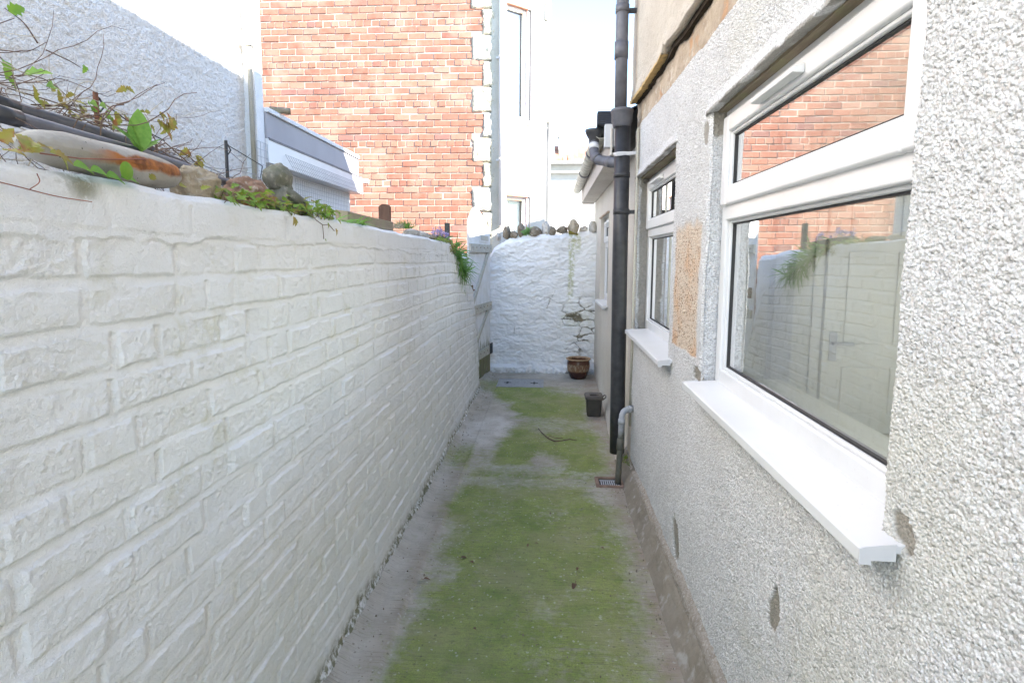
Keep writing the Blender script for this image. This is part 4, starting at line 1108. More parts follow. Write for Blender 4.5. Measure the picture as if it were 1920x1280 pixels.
    mb = MB(); mb.prism([(q.x, q.y, 0), (q.x - .1, q.y + .02, 0), (-1, 9.6, 0), (-1, 12, 0), (q.x, 12, 0)], (0, 0, 7.2)); mb.build('bay_side', M['bay'], bh)
    MB().box(-6.6, -1.0, 8.36, 13, 0, 7.2).build('body', M['white'], bh)
    MB().prism([(-6.7, 8.0, 7.201), (.05, 8.0, 7.201), (.05, 13, 7.201), (-6.7, 13, 7.201)], (0, 0, .15)).build('roof', M['slate'], bh)
build_brick()

# ------------------------------------------------------------------ white neighbour on the left and its lean-to
nb_ = thing('white_house', 'white roughcast house wall beyond the garden on the left', 'house', (-4, 1, 0))
def build_neigh():
    ys = [-3.]
    while ys[-1] < 4.14:
        y = ys[-1]; ys.append(min(4.14, y + (.06 if y < 1.8 else .0085)))
    ys = np.array(ys)
    zs = np.concatenate([np.arange(.0, 1.6, .1), np.arange(1.6, 3.6, .0085), np.arange(3.6, 5.6, .06)])
    Yg, Zg = np.meshgrid(ys, zs)
    f1, f2, c = worley(Yg * 62 + Zg * 24, Zg * 68 - Yg * 12, 3, .95)
    det = ss(1.7, 1.9, Yg)
    h = (.009 * ss(.8, .1, f1) * (.3 + .7 * c) + .005 * fbm(Yg * 45, Zg * 45, 4, 3)) * det + .01 * fbm(Yg * 3, Zg * 3, 5, 4)
    grid('roughcast_wall', -2.205 + h, Yg, Zg, M['rough'], nb_, flip=True)
    MB().box(-7, -2.26, -3, 4.14, 0, 5.6).build('body', M['white'], nb_)
    MB().box(-2.30, -2.115, 4.075, 4.185, 0, 5.6).build('corner_pilaster', M['white'], nb_, .006)
    mb = MB(); mb.tube([(-2.135, 4.045, 2.0), (-2.135, 4.045, 3.72), (-2.135, 4.05, 5.6)], .017, 10)
    p = mb.build('downpipe', M['stain'], nb_)
    mb = MB(); mb.box(-2.18, -2.105, 4.02, 4.07, 3.02, 3.045); mb.build('pipe_clip', M['upvc'], p)
    MB().box(-7.1, -2.1, -3.1, 4.3, 5.6, 5.75).build('roof', M['slate'], nb_)
build_neigh()
lt = thing('lean_to', 'flat-roofed white lean-to with a broad grey fascia against the brick house', 'outbuilding', (-3, 5.2, 0))
MB().box(-4.2, -2.102, 4.19, 6.215, 2.42, 2.605).build('fascia', M['lead'], lt, .004)
mb = MB(); mb.box(-4.2, -2.085, 4.19, 6.22, 2.606, 2.64); mb.build('roof_edge', M['white'], lt, .004)
MB().box(-4.2, -2.095, 4.19, 6.33, 2.24, 2.418).build('soffit_box', M['upvc'], lt, .004)
MB().box(-4.2, -2.22, 4.19, 6.25, 0, 2.239).build('wall', M['white'], lt)
mb = MB(); mb.box(-2.099, -2.09, 4.2, 6.3, 2.408, 2.424); mb.build('trim', M['blackgrey'], lt)
mb = MB(); mb.tube([(-2.16, 4.36, 2.665), (-2.02, 4.42, 2.665)], .025, 10); mb.build('pipe_stub', M['oldwood'], lt)
mb = MB(); mb.box(-2.12, -2.06, 6.39, 6.45, 2.37, 2.42); mb.bar((-2.11, 6.33, 2.40), (-2.11, 6.40, 2.40), .015, .015); mb.build('security_lamp', M['grey'], lt, .006)

def wiremesh(name, O, U, V, nu, nv, r, label):
    mb = MB(); O = Vector(O); U = Vector(U); V = Vector(V)
    for i in range(nu + 1): p = O + U * (i / nu); mb.bar(p, p + V, r, r, U.cross(V))
    for j in range(nv + 1): p = O + V * (j / nv); mb.bar(p, p + U, r, r, U.cross(V))
    return tag(mb.build(name, M['wire']), label, 'wire mesh')
wiremesh('wire_trellis', (-2.15, 4.75, 1.78), (0, 1.5, 0), (0, 0, .42), 34, 10, .0018, 'upright wire mesh trellis below the lean-to box')
wiremesh('wire_trellis', (-2.06, 4.55, 2.22), (0, 1.6, 0), (-.02, -.12, .12), 36, 3, .0018, 'narrow strip of wire mesh leaning out under the lean-to fascia')
wiremesh('wire_trellis', (-2.10, 4.03, 1.95), (-.0, .155, 0), (0, 0, .42), 3, 8, .002, 'short piece of wire mesh at the foot of the white pilaster')

# ------------------------------------------------------------------ far buildings
fh = thing('rendered_terrace', 'white rendered block with a cornice just past the bay', 'building', (-.2, 9.6, 0))
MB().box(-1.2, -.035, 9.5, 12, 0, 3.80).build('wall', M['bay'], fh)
MB().prism([(-1.2, 9.46, 3.90), (-.16, 9.46, 3.90), (-.01, 9.46, 3.80), (-.01, 9.46, 3.72), (-1.2, 9.46, 3.72)], (0, 2.5, 0)).build('cornice', M['stain'], fh)
mb = MB(); mb.tube([(-.02, 9.48, 2.0), (-.02, 9.48, 3.72)], .012, 8); mb.build('cable_run', M['grey'], fh)
mb = MB(); mb.box(-.02, .015, 9.44, 9.50, 3.5, 3.66); mb.build('junction_box', M['grey'], fh)
dh = thing('distant_house', 'far white house with red tiled roof and one chimney', 'house', (1.5, 22, 0))
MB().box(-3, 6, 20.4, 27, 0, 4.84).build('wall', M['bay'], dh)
MB().box(-3.1, 6.1, 20.2, 20.39, 4.47, 4.55).build('string_course', M['stain'], dh, .01)
MB().box(-3.1, 6.1, 20.15, 20.39, 4.78, 4.88).build('parapet', M['bay'], dh, .01)
mb = MB()
for i in range(26):
    for j in range(4):
        x = .12 + i * .16 + (.02 * math.sin(i * 5 + j)); mb.prism([(x, 20.45 + j * .25, 4.885 + j * .17), (x + .15, 20.45 + j * .25, 4.885 + j * .17), (x + .15, 20.75 + j * .25, 5.085 + j * .17), (x, 20.75 + j * .25, 5.085 + j * .17)], (0, 0, .03))
mb.build('roof', M['tile'], dh)
mb = MB(); mb.box(.28, .68, 20.9, 21.3, 5.0, 5.83); c_ = mb.build('chimney', M['quoin'], dh, .01)
mb = MB(); mb.box(.24, .72, 20.86, 21.34, 5.831, 5.88); mb.box(.40, .56, 20.88, 20.90, 5.70, 5.77); mb.build('chimney_cap', M['grey'], c_)
mb = MB()
for k, (x1, z1) in enumerate(((5.5, 5.6), (5.5, 5.3), (5.0, 4.9))):
    mb.tube([(.0 + (x1) * i / 10, 9.6 + 8 * i / 10, 3.62 + (z1 - 3.62) * i / 10 - .25 * math.sin(PI * i / 10)) for i in range(11)], .006, 5)
tag(mb.build('overhead_cable', M['wire']), 'thin overhead cables fanning out from the white block across the sky', 'cable')
mb = MB(); mb.tube([(-.07, 9.3, 3.0), (-.10, 9.3, 5.0), (-.135, 9.3, 7)], .004, 5); tag(mb.build('drop_wire', M['wire']), 'single thin wire hanging down beside the bay', 'cable')

# ------------------------------------------------------------------ things along the top of the garden wall
def cobble():
    n = 40; m = 22; vs = np.linspace(0, 1, n); us = np.linspace(0, 2 * PI, m * 2 + 1)
    U, V = np.meshgrid(us, vs)
    prof = np.interp(vs, [0, .02, .08, .2, .5, .8, .92, .98, 1], [.03, .38, .72, .93, 1.0, .98, .82, .45, .03])
    P = prof[:, None] * (1 + .05 * fbm(U * 1.2, V * 5, 3, 3))
    Y = .868 + V * .385; Z = 1.722 + np.interp(V, [0, 1], [.008, .003]) + .034 * P * np.sin(U); Xc = -.845 + .042 * P * np.cos(U)
    tag(grid('cobble', Xc, Y, Z, M['log']), 'long rounded grey cobble with a rust streak on top of the white wall', 'stone')
cobble()
tag(rock('rock', (-.86, 1.352, 1.712), (.045, .108, .050), M['rock1'], None, 5, .05, 44, .30, 0, 3.2), 'tan pitted sandstone lump next to the long cobble', 'stone')
tag(rock('rock', (-.875, 1.635, 1.715), (.05, .13, .053), M['rock2'], None, 8, -.05, 44, .28, 0, 3.2), 'red-brown rock half hidden in leaves beside the stone ornament', 'stone')
def ornament():
    t = thing('stone_ornament', 'mossy dark stone garden ornament with a round head on the wall top', 'ornament', (-.88, 1.87, 1.68))
    u, v = np.meshgrid(np.linspace(0, 2 * PI, 49), np.linspace(0, PI, 31))
    dx = np.sin(v) * np.cos(u); dy = np.sin(v) * np.sin(u); dz = np.cos(v)
    r = 1 + .1 * fbm(dx * 2 + 4, dz * 2, 5, 3)
    # head
    hx = -.878 + .040 * dx * r; hy = 1.815 + .058 * dy * r; hz = 1.795 + .045 * dz * r
    hz = hz - .022 * ss(.2, .9, dy) * ss(.2, -.6, dz)
    hy = hy - .010 * ss(.2, .8, -dy) * ss(-.5, .2, dz); hz = hz + .012 * ss(.5, 1, dz) * fbm(dx * 2, dy * 2, 3, 3) - .014 * np.exp(-((dz + .25) / .18) ** 2) * ss(.0, .7, dx)
    hx = hx - .012 * np.exp(-((dz + .2) / .2) ** 2) * ss(.2, .8, dx) * ss(.5, -.2, dy) + .006 * fbm(dy * 4, dz * 4, 7, 4)
    grid('head', hx, hy, hz, M['statue'], t)
    # hunched body with a shoulder and a hollow under the chin
    bz = 1.715 + .052 * dz * r + .02 * ss(-.2, .8, -dy) * (dz > 0) - .012 * ss(.0, .6, dx) * ss(.3, -.3, dy)
    grid('torso', -.885 + .046 * dx * r, 1.885 + .115 * dy * r, bz, M['statue'], t)
    mb = MB(); mb.tube([(-.855, 1.80, 1.765), (-.842, 1.84, 1.742), (-.838, 1.90, 1.725), (-.845, 1.96, 1.70)], .016, 10, rs=[.014, .019, .018, .014]); mb.build('arm', M['statue'], t)
    mb = MB(); mb.tube([(-.873, 1.79, 1.70), (-.868, 1.80, 1.735), (-.868, 1.805, 1.77)], .022, 10, rs=[.03, .024, .026]); mb.build('neck', M['statue'], t)
ornament()

for k, (nm, lb, pts, r) in enumerate((
    ('hose', 'lower black plastic pipe lying along the wall top above the cobble', [(-.965, .62, 1.802), (-.967, .97, 1.796), (-.97, 1.14, 1.793), (-.97, 1.32, 1.790), (-.965, 1.46, 1.782), (-.955, 1.62, 1.765), (-.935, 1.78, 1.752)], .0125),
    ('hose', 'upper black plastic pipe lying behind the other one under dry stems', [(-1.02, .62, 1.834), (-1.02, 1.02, 1.828), (-1.02, 1.20, 1.826), (-1.02, 1.39, 1.82), (-1.01, 1.60, 1.79), (-.99, 1.75, 1.765)], .0125),
    ('hose', 'thin grey pipe half buried behind the two black pipes', [(-1.07, .8, 1.85), (-1.07, 1.2, 1.845), (-1.06, 1.42, 1.83), (-1.04, 1.66, 1.79)], .010))):
    mb = MB(); mb.tube(pts, r, 14)
    o = mb.build(nm, M['blackgrey'] if k < 2 else M['grey']); tag(o, lb, 'pipe')
    if k < 2:
        q = Vector(pts[1]); m2 = MB(); m2.tube([q + Vector((0, -.02, 0)), q + Vector((0, .03, -.001))], r * 1.25, 14); m2.build('pipe_joint', M['black'], o)

def stake(x, y, z0, z1, lb, end):
    t = thing('wire_stake', lb, 'stake', (x, y, z0))
    MB().tube([(x, y, z0 - .15), (x, y, z1)], .006, 8).build('rod', M['rust'] if y < 1.7 else M['iron'], t)
    mb = MB(); mb.tube([(x, y - .004, z1 - .005), (x, y + .012, z1 - .012), (x + .005, y + .02, z1 - .03), (x, y + .012, z1 - .045), (x, y + .002, z1 - .04)], .0025, 6)
    mb.tube([(x, y, z1 - .012), (x, (y + end[1]) / 2, (z1 + end[2]) / 2 - .006), end], .0017, 6)
    mb.build('tie_wire', M['iron'], t)
stake(-1.15, 1.41, 1.85, 1.958, 'rusty iron stake with a hooked wire standing behind the black pipes', (-1.12, 1.62, 1.88))
stake(-1.15, 1.99, 1.80, 1.955, 'slim black iron stake with a hooked wire near the white pilaster', (-1.3, 2.5, 1.87))
mb = MB()
for i in range(4):
    mb.tube([(-1.16 + .03 * math.sin(i + j), 1.55 + j * .12, 1.845 + .012 * math.sin(j * 1.7 + i * 2) + i * .008 - .0008 * j * j) for j in range(9)], .0018, 5)
for j in range(14):
    q = (-1.15, 1.6 + j * .06, 1.85 + .012 * math.sin(j * 2)); mb.tube([(q[0], q[1] - .01, q[2] - .008), (q[0], q[1] + .008, q[2] + .01)], .0018, 5)
tag(mb.build('barbed_wire', M['wire']), 'tangled strands of barbed wire strung between the iron stakes', 'wire')

# timber, posts
mb = MB(); mb.prism([(-.90, 2.35, 1.690), (-.845, 2.35, 1.690), (-.845, 2.35, 1.738), (-.90, 2.35, 1.745)], (0, .70, -.004)); tag(mb.build('timber_offcut', M['oldwood'], None, .004), 'weathered timber offcut lying on the wall top before the brown post', 'timber')
mb = MB(); mb.prism([(-.958, 3.15, 1.60), (-.893, 3.15, 1.60), (-.893, 3.15, 1.826), (-.903, 3.15, 1.838), (-.937, 3.15, 1.842), (-.958, 3.15, 1.828)], (0, .03, 0)); tag(mb.build('garden_post', M['brownpost'], None, .004), 'short brown wooden post with clipped corners on the wall top', 'post')
mb = MB(); mb.prism([(-1.012, 5.45, 1.55), (-.965, 5.45, 1.55), (-.965, 5.45, 1.872), (-1.012, 5.45, 1.876)], (0, .03, 0)); tag(mb.build('garden_post', M['greypost'], None, .004), 'dark grey wooden post rising behind the lilac flowers', 'post')
mb = MB(); mb.bar((-1.1, 6.3, 1.45), (-1.1, 6.3, 1.86), .022, .022); tag(mb.build('garden_cane', M['brownpost']), 'thin brown cane standing next to the gate top', 'cane')
# black seed tray by the flowers
mb = MB(); mb.prism([(-.98, 4.58, 1.64), (-.86, 4.60, 1.64), (-.86, 4.60, 1.715), (-.99, 4.58, 1.735)], (0, .42, -.02)); tag(mb.build('seed_tray', M['iron'], None, .004), 'black plastic seed tray on the wall top under the lilac flowers', 'tray')

# ------------------------------------------------------------------ plants
def plant(name, lb, cat, loc, foliage, stems=None, group=None):
    t = thing(name, lb, cat, loc, group)
    for nm, mb, mt in foliage: mb.build(nm, mt, t)
    if stems: stems[0].build('stem', stems[1], t)
    return t

def spline(P, k=6):
    P = [Vector(q) for q in P]; Q = [P[0] * 2 - P[1]] + P + [P[-1] * 2 - P[-2]]; out = []
    for i in range(1, len(Q) - 2):
        a, b, c, d = Q[i - 1:i + 3]
        for j in range(k):
            t = j / k; out.append(.5 * ((2 * b) + (c - a) * t + (2 * a - 5 * b + 4 * c - d) * t * t + (3 * b - a - 3 * c + d) * t ** 3))
    return out + [P[-1]]

def wander(p, d, n, step, droop=0., jit=.35, r0=.0022, mb=None, seg=5):
    pts = [Vector(p)]; d = Vector(d).normalized()
    for _ in range(n):
        d = (d + rv() * jit * .4 + Vector((0, 0, -droop))).normalized(); pts.append(pts[-1] + d * step)
    if mb is not None: mb.tube(pts, r0, seg, rs=[r0 * (1 - .6 * i / n) for i in range(n + 1)])
    return pts

def bramble():
    random.seed(5)
    st = MB(); dry = MB(); fo = MB(); yl = MB()
    # the tangle lying along and over the pipes
    for i in range(260):
        y = random.uniform(.55, 1.50); x = random.uniform(-1.24, -1.03); z = 1.842 + random.random() ** 2 * .07 * ss(1.55, 1.0, np.array(y)) - .02 * (y > 1.3)
        wander((x, y, z), (random.gauss(0, .25), random.choice((1, 1, -1)) * 1, random.gauss(-.05, .22)), random.randint(6, 14), .028, .0, .55, random.uniform(.0009, .0019), st if random.random() < .7 else dry)
    # hanging roots below the pipes
    for i in range(46):
        y = random.uniform(.6, 1.62); wander((random.uniform(-1.12, -1.0), y, 1.83), (random.gauss(0, .2), random.gauss(0, .5), -1), random.randint(3, 6), .026, .1, .7, random.uniform(.001, .0018), st)
    # arching shoots
    A = [[(-1.1, .98, 1.86), (-1.1, 1.03, 1.93), (-1.1, 1.11, 1.955), (-1.1, 1.17, 1.972), (-1.1, 1.222, 2.01)],
         [(-1.1, .9, 1.88), (-1.1, 1.10, 1.905), (-1.1, 1.17, 1.925), (-1.1, 1.22, 1.927), (-1.1, 1.27, 1.905), (-1.1, 1.30, 1.875)],
         [(-1.1, .95, 1.95), (-1.1, 1.10, 1.945), (-1.1, 1.14, 1.90), (-1.1, 1.15, 1.86)],
         [(-1.08, 1.15, 1.86), (-1.08, 1.32, 1.90), (-1.1, 1.38, 1.925), (-1.1, 1.44, 1.935)],
         [(-1.1, 1.12, 1.885), (-1.1, 1.28, 1.885), (-1.1, 1.45, 1.87), (-1.1, 1.60, 1.86)],
         [(-1.1, 1.20, 2.0), (-1.1, 1.17, 2.03), (-1.1, 1.13, 2.042)], [(-1.1, 1.22, 1.993), (-1.1, 1.28, 1.99), (-1.1, 1.31, 1.985)]]
    for a in A:
        a = spline(a); st.tube(a, .0022, 6, rs=[.0016 - .0009 * i / len(a) for i in range(len(a))])
    for (y, z, L, kd) in ((1.118, 2.03, .06, 0), (1.30, 1.985, .035, 0), (1.10, 1.93, .06, 0), (1.14, 1.915, .075, 0), (1.10, 1.90, .04, 0), (1.21, 1.915, .06, 0), (1.06, 1.89, .06, 0),
                          (1.16, 1.875, .04, 1), (1.22, 1.885, .04, 1), (1.275, 1.89, .045, 1), (1.25, 1.862, .04, 1), (1.38, 1.90, .05, 1), (1.35, 1.885, .05, 0), (1.37, 1.875, .04, 1), (1.33, 1.865, .03, 1), (1.42, 1.855, .04, 1)):
        for q in range(2 if kd else 1):
            leafgeo(yl if kd else fo, (-1.08, y, z), (.25 + .2 * random.random(), random.gauss(.2, .6), random.gauss(-.1, .6)), (1, 0, .5), L * .66, L * .5, 'lobed', .25, .18)
    for i in range(16):
        leafgeo(yl, (random.uniform(-1.15, -1.0), random.uniform(.7, 1.45), random.uniform(1.84, 1.92)), rv(), (1, 0, .6), random.uniform(.018, .034), .02, 'lobed', .3, .2)
    plant('bramble', 'tangle of dry bramble stems with a few green leaves at the top left', 'shrub', (-1.1, 1.1, 1.75), [('foliage', fo, M['leafb']), ('new_leaves', yl, M['leafy']), ('dry_stems', dry, M['straw'])], (st, M['stem']))
bramble()

def plantain():
    mb = MB(); s = MB(); y = MB(); b = (-.955, 1.296, 1.79)
    leafgeo(mb, b, (-.06, .07, 1), (.6, -.8, .05), .100, .048, 'ovate', .02, .05)
    leafgeo(mb, b, (.1, -.62, .46), (.5, -.4, .7), .085, .030, 'ovate', .25, .1)
    leafgeo(mb, b, (.2, -.42, .25), (.6, 0, 1), .055, .020, 'lance', .3, .2)
    leafgeo(mb, b, (-.1, -.2, .8), (1, 0, 0), .08, .009, 'blade', .02, .3); leafgeo(mb, b, (.1, .55, .45), (.3, 0, 1), .075, .012, 'blade', .1, .3)
    leafgeo(mb, b, (.0, .8, .5), (.3, 0, 1), .08, .012, 'blade', .1, .3)
    plant('plantain_plant', 'green plant with one broad upright striped leaf above the cobble', 'plant', b, [('foliage', mb, M['leafd'])])
plantain()

def vine2():
    random.seed(9); st = MB(); yl = MB(); gr = MB()
    A = [[(-.99, 1.40, 1.78), (-.99, 1.40, 1.83), (-.99, 1.375, 1.855), (-.99, 1.36, 1.86)], [(-.99, 1.40, 1.82), (-.99, 1.43, 1.835), (-1., 1.45, 1.84), (-1., 1.50, 1.82), (-1, 1.55, 1.80)],
         [(-.98, 1.36, 1.80), (-.98, 1.44, 1.825), (-.98, 1.50, 1.82), (-.98, 1.58, 1.79)], [(-1., 1.23, 1.80), (-1., 1.24, 1.85), (-1., 1.27, 1.885), (-1., 1.31, 1.90)], [(-1, 1.22, 1.85), (-1, 1.18, 1.84), (-1, 1.16, 1.815)]]
    for a in A: st.tube(spline(a), .0015, 6)
    for i in range(26): wander((-1.0, random.uniform(1.3, 1.75), random.uniform(1.77, 1.80)), (random.gauss(0, .2), 1, random.gauss(.05, .35)), random.randint(4, 8), .03, .02, .6, .0014, st)
    for y, z, L in ((1.40, 1.885, .030), (1.435, 1.888, .045), (1.445, 1.876, .045), (1.425, 1.87, .035), (1.41, 1.905, .022), (1.36, 1.895, .02), (1.52, 1.835, .035), (1.55, 1.825, .03), (1.57, 1.815, .03), (1.30, 1.935, .025), (1.375, 1.868, .02), (1.255, 1.845, .026)):
        for q in range(2): leafgeo(yl, (-.985, y, z), (random.gauss(.1, .3), random.gauss(.2, .6), random.gauss(-.3, .5)), (1, 0, .4), L, L * .75, 'lobed', .3, .2)
    for y, z in ((1.22, 1.868), (1.245, 1.87), (1.20, 1.86)): leafgeo(gr, (-.99, y, z), (.2, random.gauss(0, .7), .1), (1, 0, .7), .034, .026, 'ovate', .3, .2)
    plant('creeper', 'thin creeper with yellowing lobed leaves right of the broad striped leaf', 'plant', (-1, 1.4, 1.77), [('foliage', yl, M['leafy']), ('green_leaves', gr, M['leafb'])], (st, M['stem']))
vine2()

def runner():
    st = MB(); mb = MB(); yl = MB(); random.seed(4)
    st.tube([(-.80, .86, 1.708), (-.795, .93, 1.712), (-.793, 1.0, 1.722), (-.80, 1.07, 1.735), (-.81, 1.12, 1.742)], .0012, 6)
    st.tube(spline([(-.783, .70, 1.660), (-.780, .79, 1.650), (-.779, .86, 1.642), (-.779, .93, 1.640)]), .0009, 5); st.tube(spline([(-.780, .815, 1.647), (-.777, .83, 1.660), (-.775, .825, 1.672)]), .0008, 5)
    for y, z in ((.965, 1.694), (1.0, 1.69), (1.035, 1.692), (.93, 1.697)): leafgeo(mb, (-.79, y - .02, z), (.35, 1, random.uniform(-.1, .25)), (.8, 0, 1), .036, .03, 'ovate', .3, .2)
    u = [(-.782 + 0 * k, 1.02 + .017 * math.cos(k * PI / 6), 1.705 + .017 * math.sin(k * PI / 6)) for k in range(12)]
    mb.add(u + [(-.778, 1.02, 1.705)], [(k, (k + 1) % 12, 12) for k in range(12)], True)
    for i in range(22): leafgeo(yl, (random.uniform(-.83, -.79), random.uniform(.76, .90), random.uniform(1.70, 1.728)), rv() + Vector((1.2, 0, 0)), (1, 0, 1), random.uniform(.02, .038), .024, 'lobed', .3, .2)
    for y, z in ((1.10, 1.70), (1.19, 1.698), (1.265, 1.70)): leafgeo(yl, (-.795, y, z), (.3, random.gauss(0, .5), .2), (1, 0, 1), .022, .018, 'lobed', .3, .2)
    plant('trailing_weed', 'trailing weed with round green leaves and red runners before the cobble', 'plant', (-.8, .95, 1.69), [('foliage', mb, M['leafb']), ('autumn_leaves', yl, M['leafy'])], (st, M['stemr']))
runner()

def clump(lb, y0, y1, n, z0, z1, seed, x0=-.87, x1=-.785, L=(.014, .03), name='ivy_clump', mats=('leafi', 'leafy'), hang=()):
    random.seed(seed); mb = MB(); yl = MB(); st = MB()
    for i in range(n):
        y = random.uniform(y0, y1); t = (y - y0) / (y1 - y0); hmax = z0 + (z1 - z0) * (.45 + .55 * math.sin(PI * (t * .8 + .1)) ** .5 * random.random())
        x = random.uniform(x0, x1); z = random.uniform(z0, hmax); l = random.uniform(*L)
        leafgeo(mb if random.random() < .8 else yl, (x, y, z), Vector((.7, random.gauss(0, .8), random.gauss(.1, .5))), (random.gauss(.5, .3), random.gauss(0, .3), 1), l, l * .85, 'lobed', .3, .2)
        if i % 5 == 0: st.tube([(x, y, z), (x - .01, y + random.gauss(0, .02), z0 - .005)], .001, 4)
    for pts, lv in hang:
        st.tube(pts, .0013, 5)
        for (y, z, l) in lv: leafgeo(yl if l > .024 else mb, (pts[-1][0] + .004, y, z), (.3, random.gauss(0, .4), -1), (1, 0, .2), l, l * .8, 'lobed', .2, .2)
    plant(name, lb, 'plant', (-.83, (y0 + y1) / 2, z0), [('foliage', mb, M[mats[0]]), ('pale_leaves', yl, M[mats[1]])], (st, M['stem']))
clump('fresh green leaf clump at the foot of the tan and red-brown rocks', 1.36, 1.70, 150, 1.684, 1.742, 21)
clump('dense leaf clump with dangling shoots below the stone ornament', 1.70, 2.12, 210, 1.682, 1.742, 22, hang=(
    ([(-.785, 1.83, 1.69), (-.772, 1.85, 1.668), (-.770, 1.90, 1.655), (-.770, 1.95, 1.66), (-.770, 2.0, 1.64)], [(2.0, 1.648, .026), (1.93, 1.665, .02)]),
    ([(-.772, 1.90, 1.655), (-.770, 1.90, 1.63), (-.770, 1.902, 1.608)], [(1.903, 1.608, .012)]),
    ([(-.785, 1.66, 1.69), (-.772, 1.672, 1.672)], [(1.672, 1.668, .03), (1.685, 1.662, .026)])))
def docks():
    random.seed(3); mb = MB(); fe = MB(); pl = MB()
    leafgeo(mb, (-.86, 2.16, 1.70), (.1, .35, .6), (1, 0, .2), .055, .04, 'ovate', .1, .1); leafgeo(mb, (-.82, 2.03, 1.71), (.4, .6, -.5), (1, 0, .4), .05, .03, 'ovate', .3, .2)
    leafgeo(mb, (-.82, 2.08, 1.70), (.4, .3, -.9), (1, 0, .4), .045, .03, 'ovate', .3, .2)
    for i in range(30):
        y = random.uniform(2.15, 2.42); leafgeo(fe, (-.83 + random.random() * .04, y, 1.683), (.3, random.gauss(.6, .5), random.uniform(.0, .35)), (.6, 0, 1), random.uniform(.04, .075), .014, 'lobed', .25, .15)
    plant('broadleaf_weed', 'leafy weed with one upright pale leaf just before the timber offcut', 'plant', (-.84, 2.2, 1.68), [('foliage', mb, M['leafb']), ('fronds', fe, M['leafg'])])
docks()
mb = MB()
for (dx, dy, dz, L) in ((.0, .15, 1, .085), (.05, .25, .9, .07), (0, -.05, 1, .06), (.1, .5, .6, .06)): leafgeo(mb, (-.93, 1.90, 1.75), (dx, dy, dz), (1, 0, 0), L, .018, 'blade', .1, .2)
plant('lily_shoot', 'pale green pointed shoot growing right behind the stone ornament', 'plant', (-.93, 1.9, 1.74), [('foliage', mb, M['leafb'])])

def tuft(lb, c, n, L, mat, spread=.8, w=.006, name='grass_tuft', seed=1):
    random.seed(seed); mb = MB()
    for i in range(n):
        d = Vector((random.gauss(0, spread), random.gauss(0, spread), 1)); leafgeo(mb, (c[0] + random.gauss(0, .012), c[1] + random.gauss(0, .05), c[2]), d, (1, 0, .3), L * random.uniform(.6, 1.1), w, 'blade', .25, .2)
    plant(name, lb, 'plant', c, [('foliage', mb, mat)])
tuft('small cushion of green thrift next to the brown post', (-.90, 3.50, 1.725), 150, .06, M['leafg'], .8, .006, 'cushion_plant', 6)
tuft('little dry brown cushion plant close behind the brown post', (-.90, 3.33, 1.715), 90, .045, M['straw'], .8, .006, 'cushion_plant', 7)
for i, (y, z, s, m_, lb) in enumerate(((3.52, 1.695, (.05, .11, .03), 'rock3', 'flat pale stone below the green thrift cushion'), (3.78, 1.69, (.05, .13, .028), 'rock3', 'white flat stone further along the wall top, under dark moss'), (4.05, 1.685, (.05, .10, .025), 'rock4', 'brown stone at the end of the row of wall-top stones'))):
    tag(rock('rock', (-.86, y, z), s, M[m_], None, 60 + i, 0, 20, .2), lb, 'stone')
clump('low brownish stonecrop trailing over the far corner of the wall top', 3.95, 4.55, 240, 1.655, 1.70, 31, -.88, -.78, (.012, .024), 'stonecrop', ('leafi', 'leafy'))
clump('olive moss cushion hanging over the broken corner of the wall', 4.42, 4.72, 220, 1.575, 1.69, 33, -.88, -.775, (.012, .024), 'moss_cushion', ('leafy', 'leafi'))

def agap():
    random.seed(12); bl = MB(); st = MB(); fl = MB()
    base = (-.85, 5.0, 1.60)
    for i in range(420):
        t = random.random(); y = 4.72 + .62 * t + random.gauss(0, .06); p = (random.uniform(-.90, -.79), y, 1.62 - .22 * t + random.gauss(0, .03))
        d = Vector((random.uniform(.1, .7), random.gauss(.25, .5), random.uniform(-1., .35))); L = random.uniform(.10, .22)
        leafgeo(bl, p, d, (.8, 0, .6), L, random.uniform(.011, .017), 'blade', random.uniform(.2, .6), .25)
    t = plant('lilac_flowers', 'lilac flower spikes with strap leaves spilling over the far end of the wall', 'plant', base, [('foliage', bl, M['leafg'])])
    for i in range(16):
        y = random.uniform(4.35, 5.15); x = -.92 + random.gauss(0, .02); z0 = 1.60; z1 = random.uniform(1.72, 1.775)
        st = MB(); st.tube([(x, y, z0), (x + random.gauss(0, .01), y, z1)], .002, 5); so_ = st.build('flower_stem', M['leafg'], t); fl = MB()
        for k in range(16):
            d = Vector((random.gauss(0, .8), random.gauss(0, .8), random.gauss(.5, .7))); leafgeo(fl, (x, y, z1 - .03 + .05 * random.random()), d, (1, 0, .2), random.uniform(.018, .03), .009, 'lance', .15, .2)
        fl.build('flower', M['lav'], so_)
agap()

def fern(c, n, L, lb, name, mat, seed):
    random.seed(seed); mb = MB()
    for i in range(n):
        a = random.uniform(0, 2 * PI); d = Vector((math.cos(a) * .75, math.sin(a) * .4 - .15, random.uniform(.35, 1.1))).normalized(); l = L * random.uniform(.6, 1.1)
        s = d.cross(Vector((0, 1, .3))).normalized(); p = Vector(c) + Vector((random.gauss(0, .015), random.gauss(0, .01), 0))
        for k in range(9):
            t = (k + 1) / 9.; q = p + d * (l * t) + Vector((0, 0, -.25 * l * t * t))
            for sg in (-1, 1): leafgeo(mb, q, d * .5 + s * sg, (0, -1, .6), .032 * (1.15 - t) + .012, .012, 'lance', .2, .1)
    plant(name, lb, 'plant', c, [('foliage', mb, mat)])
tuft('tiny weed sprouting behind the waste pipe at the foot of the wall', (.555, 3.98, .10), 26, .05, M['leafi'], .9, .012, 'wall_weed', 15)
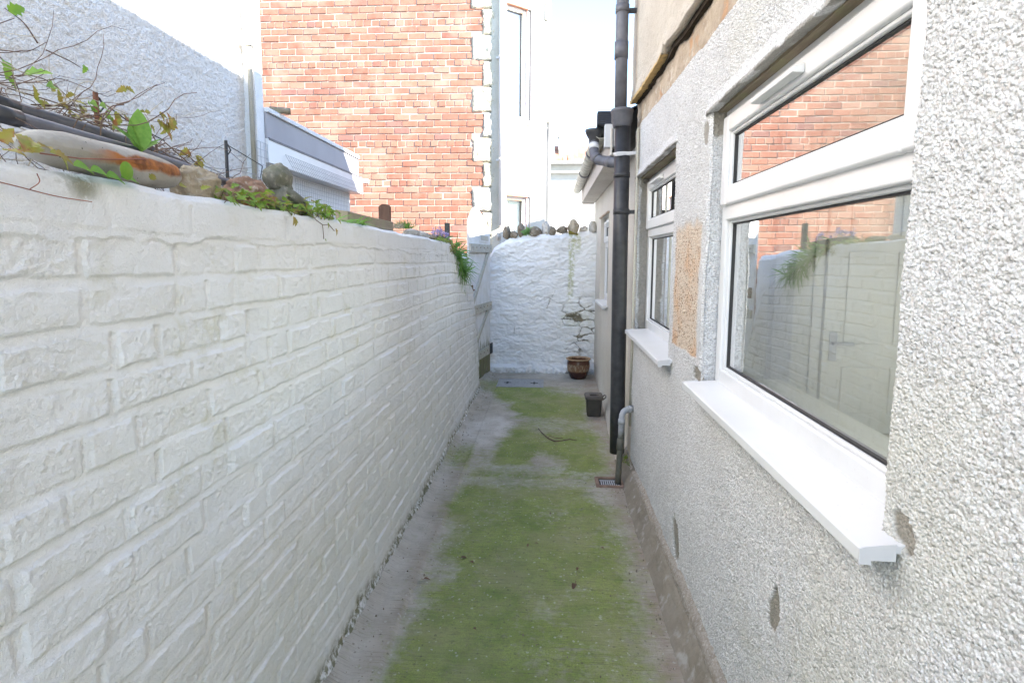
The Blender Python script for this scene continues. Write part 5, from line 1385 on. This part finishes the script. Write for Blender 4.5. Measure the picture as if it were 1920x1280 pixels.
fern((-.285, 7.56, 1.84), 16, .15, 'bright green fern tuft among the stones on the end wall', 'wall_fern', M['leafp'], 3)
fern((.275, 7.55, 1.83), 7, .10, 'sparse weedy sprig above the green streak on the end wall', 'wall_weed', M['leafy'], 5)
random.seed(8); yl = MB(); twigs = []
for i in range(6):
    mb = MB(); p_ = wander((.27, 7.56, 1.87), (random.gauss(0, 1), 0, 1), 5, .03, 0, .5, .0018, mb); twigs.append(('stem', mb, M['stem']))
    leafgeo(yl, p_[-1], rv(), (0, -1, .5), .035, .018, 'ovate', .2, .2); leafgeo(yl, p_[3], rv(), (0, -1, .5), .03, .016, 'ovate', .2, .2)
plant('dead_weed', 'wiry dead weed stalk beside the tan coping stone', 'plant', (.27, 7.56, 1.86), [('foliage', yl, M['dead'])] + twigs)

# ------------------------------------------------------------------ camera, sun, sky
f_px, pitch, yaw, roll = 1060., math.radians(6.4), math.radians(3.75), math.radians(.29)
cam = bpy.data.cameras.new('camera'); co = bpy.data.objects.new('camera', cam); COL.objects.link(co)
cam.sensor_width = 36; cam.lens = f_px / 1920 * 36; cam.shift_y = -39 / 1920; cam.clip_end = 2000; cam.clip_start = .02
Rm = Matrix.Rotation(yaw, 4, 'Z') @ Matrix.Rotation(PI / 2 - pitch, 4, 'X') @ Matrix.Rotation(roll, 4, 'Z')
co.matrix_world = Matrix.Translation((0, 0, 1.55)) @ Rm
SC.camera = co

el = math.radians(28); az = Vector((.894, -.447, 0)).normalized()
sd = Vector((az.x * math.cos(el), az.y * math.cos(el), math.sin(el)))
sl = bpy.data.lights.new('sun', 'SUN'); so = bpy.data.objects.new('sun', sl); COL.objects.link(so)
sl.energy = 3.7; sl.angle = math.radians(.5); sl.color = (1, .95, .885)
so.rotation_euler = sd.to_track_quat('Z', 'Y').to_euler(); so.location = (6, -4, 9)
w = bpy.data.worlds.new('World'); SC.world = w; w.use_nodes = True
nt = w.node_tree; sky = nt.nodes.new('ShaderNodeTexSky'); sky.sky_type = 'NISHITA'; sky.sun_disc = False
sky.sun_elevation = el; sky.sun_rotation = math.atan2(az.x, az.y); sky.air_density = 1.0; sky.dust_density = .2; sky.ozone_density = 1.8
bg = nt.nodes['Background']; nt.links.new(sky.outputs[0], bg.inputs[0]); bg.inputs[1].default_value = .106
vs = SC.view_settings; vs.view_transform = 'Standard'; vs.look = 'None'; vs.gamma = 1; vs.use_curve_mapping = False
vs.exposure = 2.84
SC.cycles.use_denoising = True
SC.cycles.max_bounces = 10; SC.cycles.diffuse_bounces = 6; SC.cycles.transparent_max_bounces = 12; SC.cycles.glossy_bounces = 4
SC.cycles.sample_clamp_indirect = 8
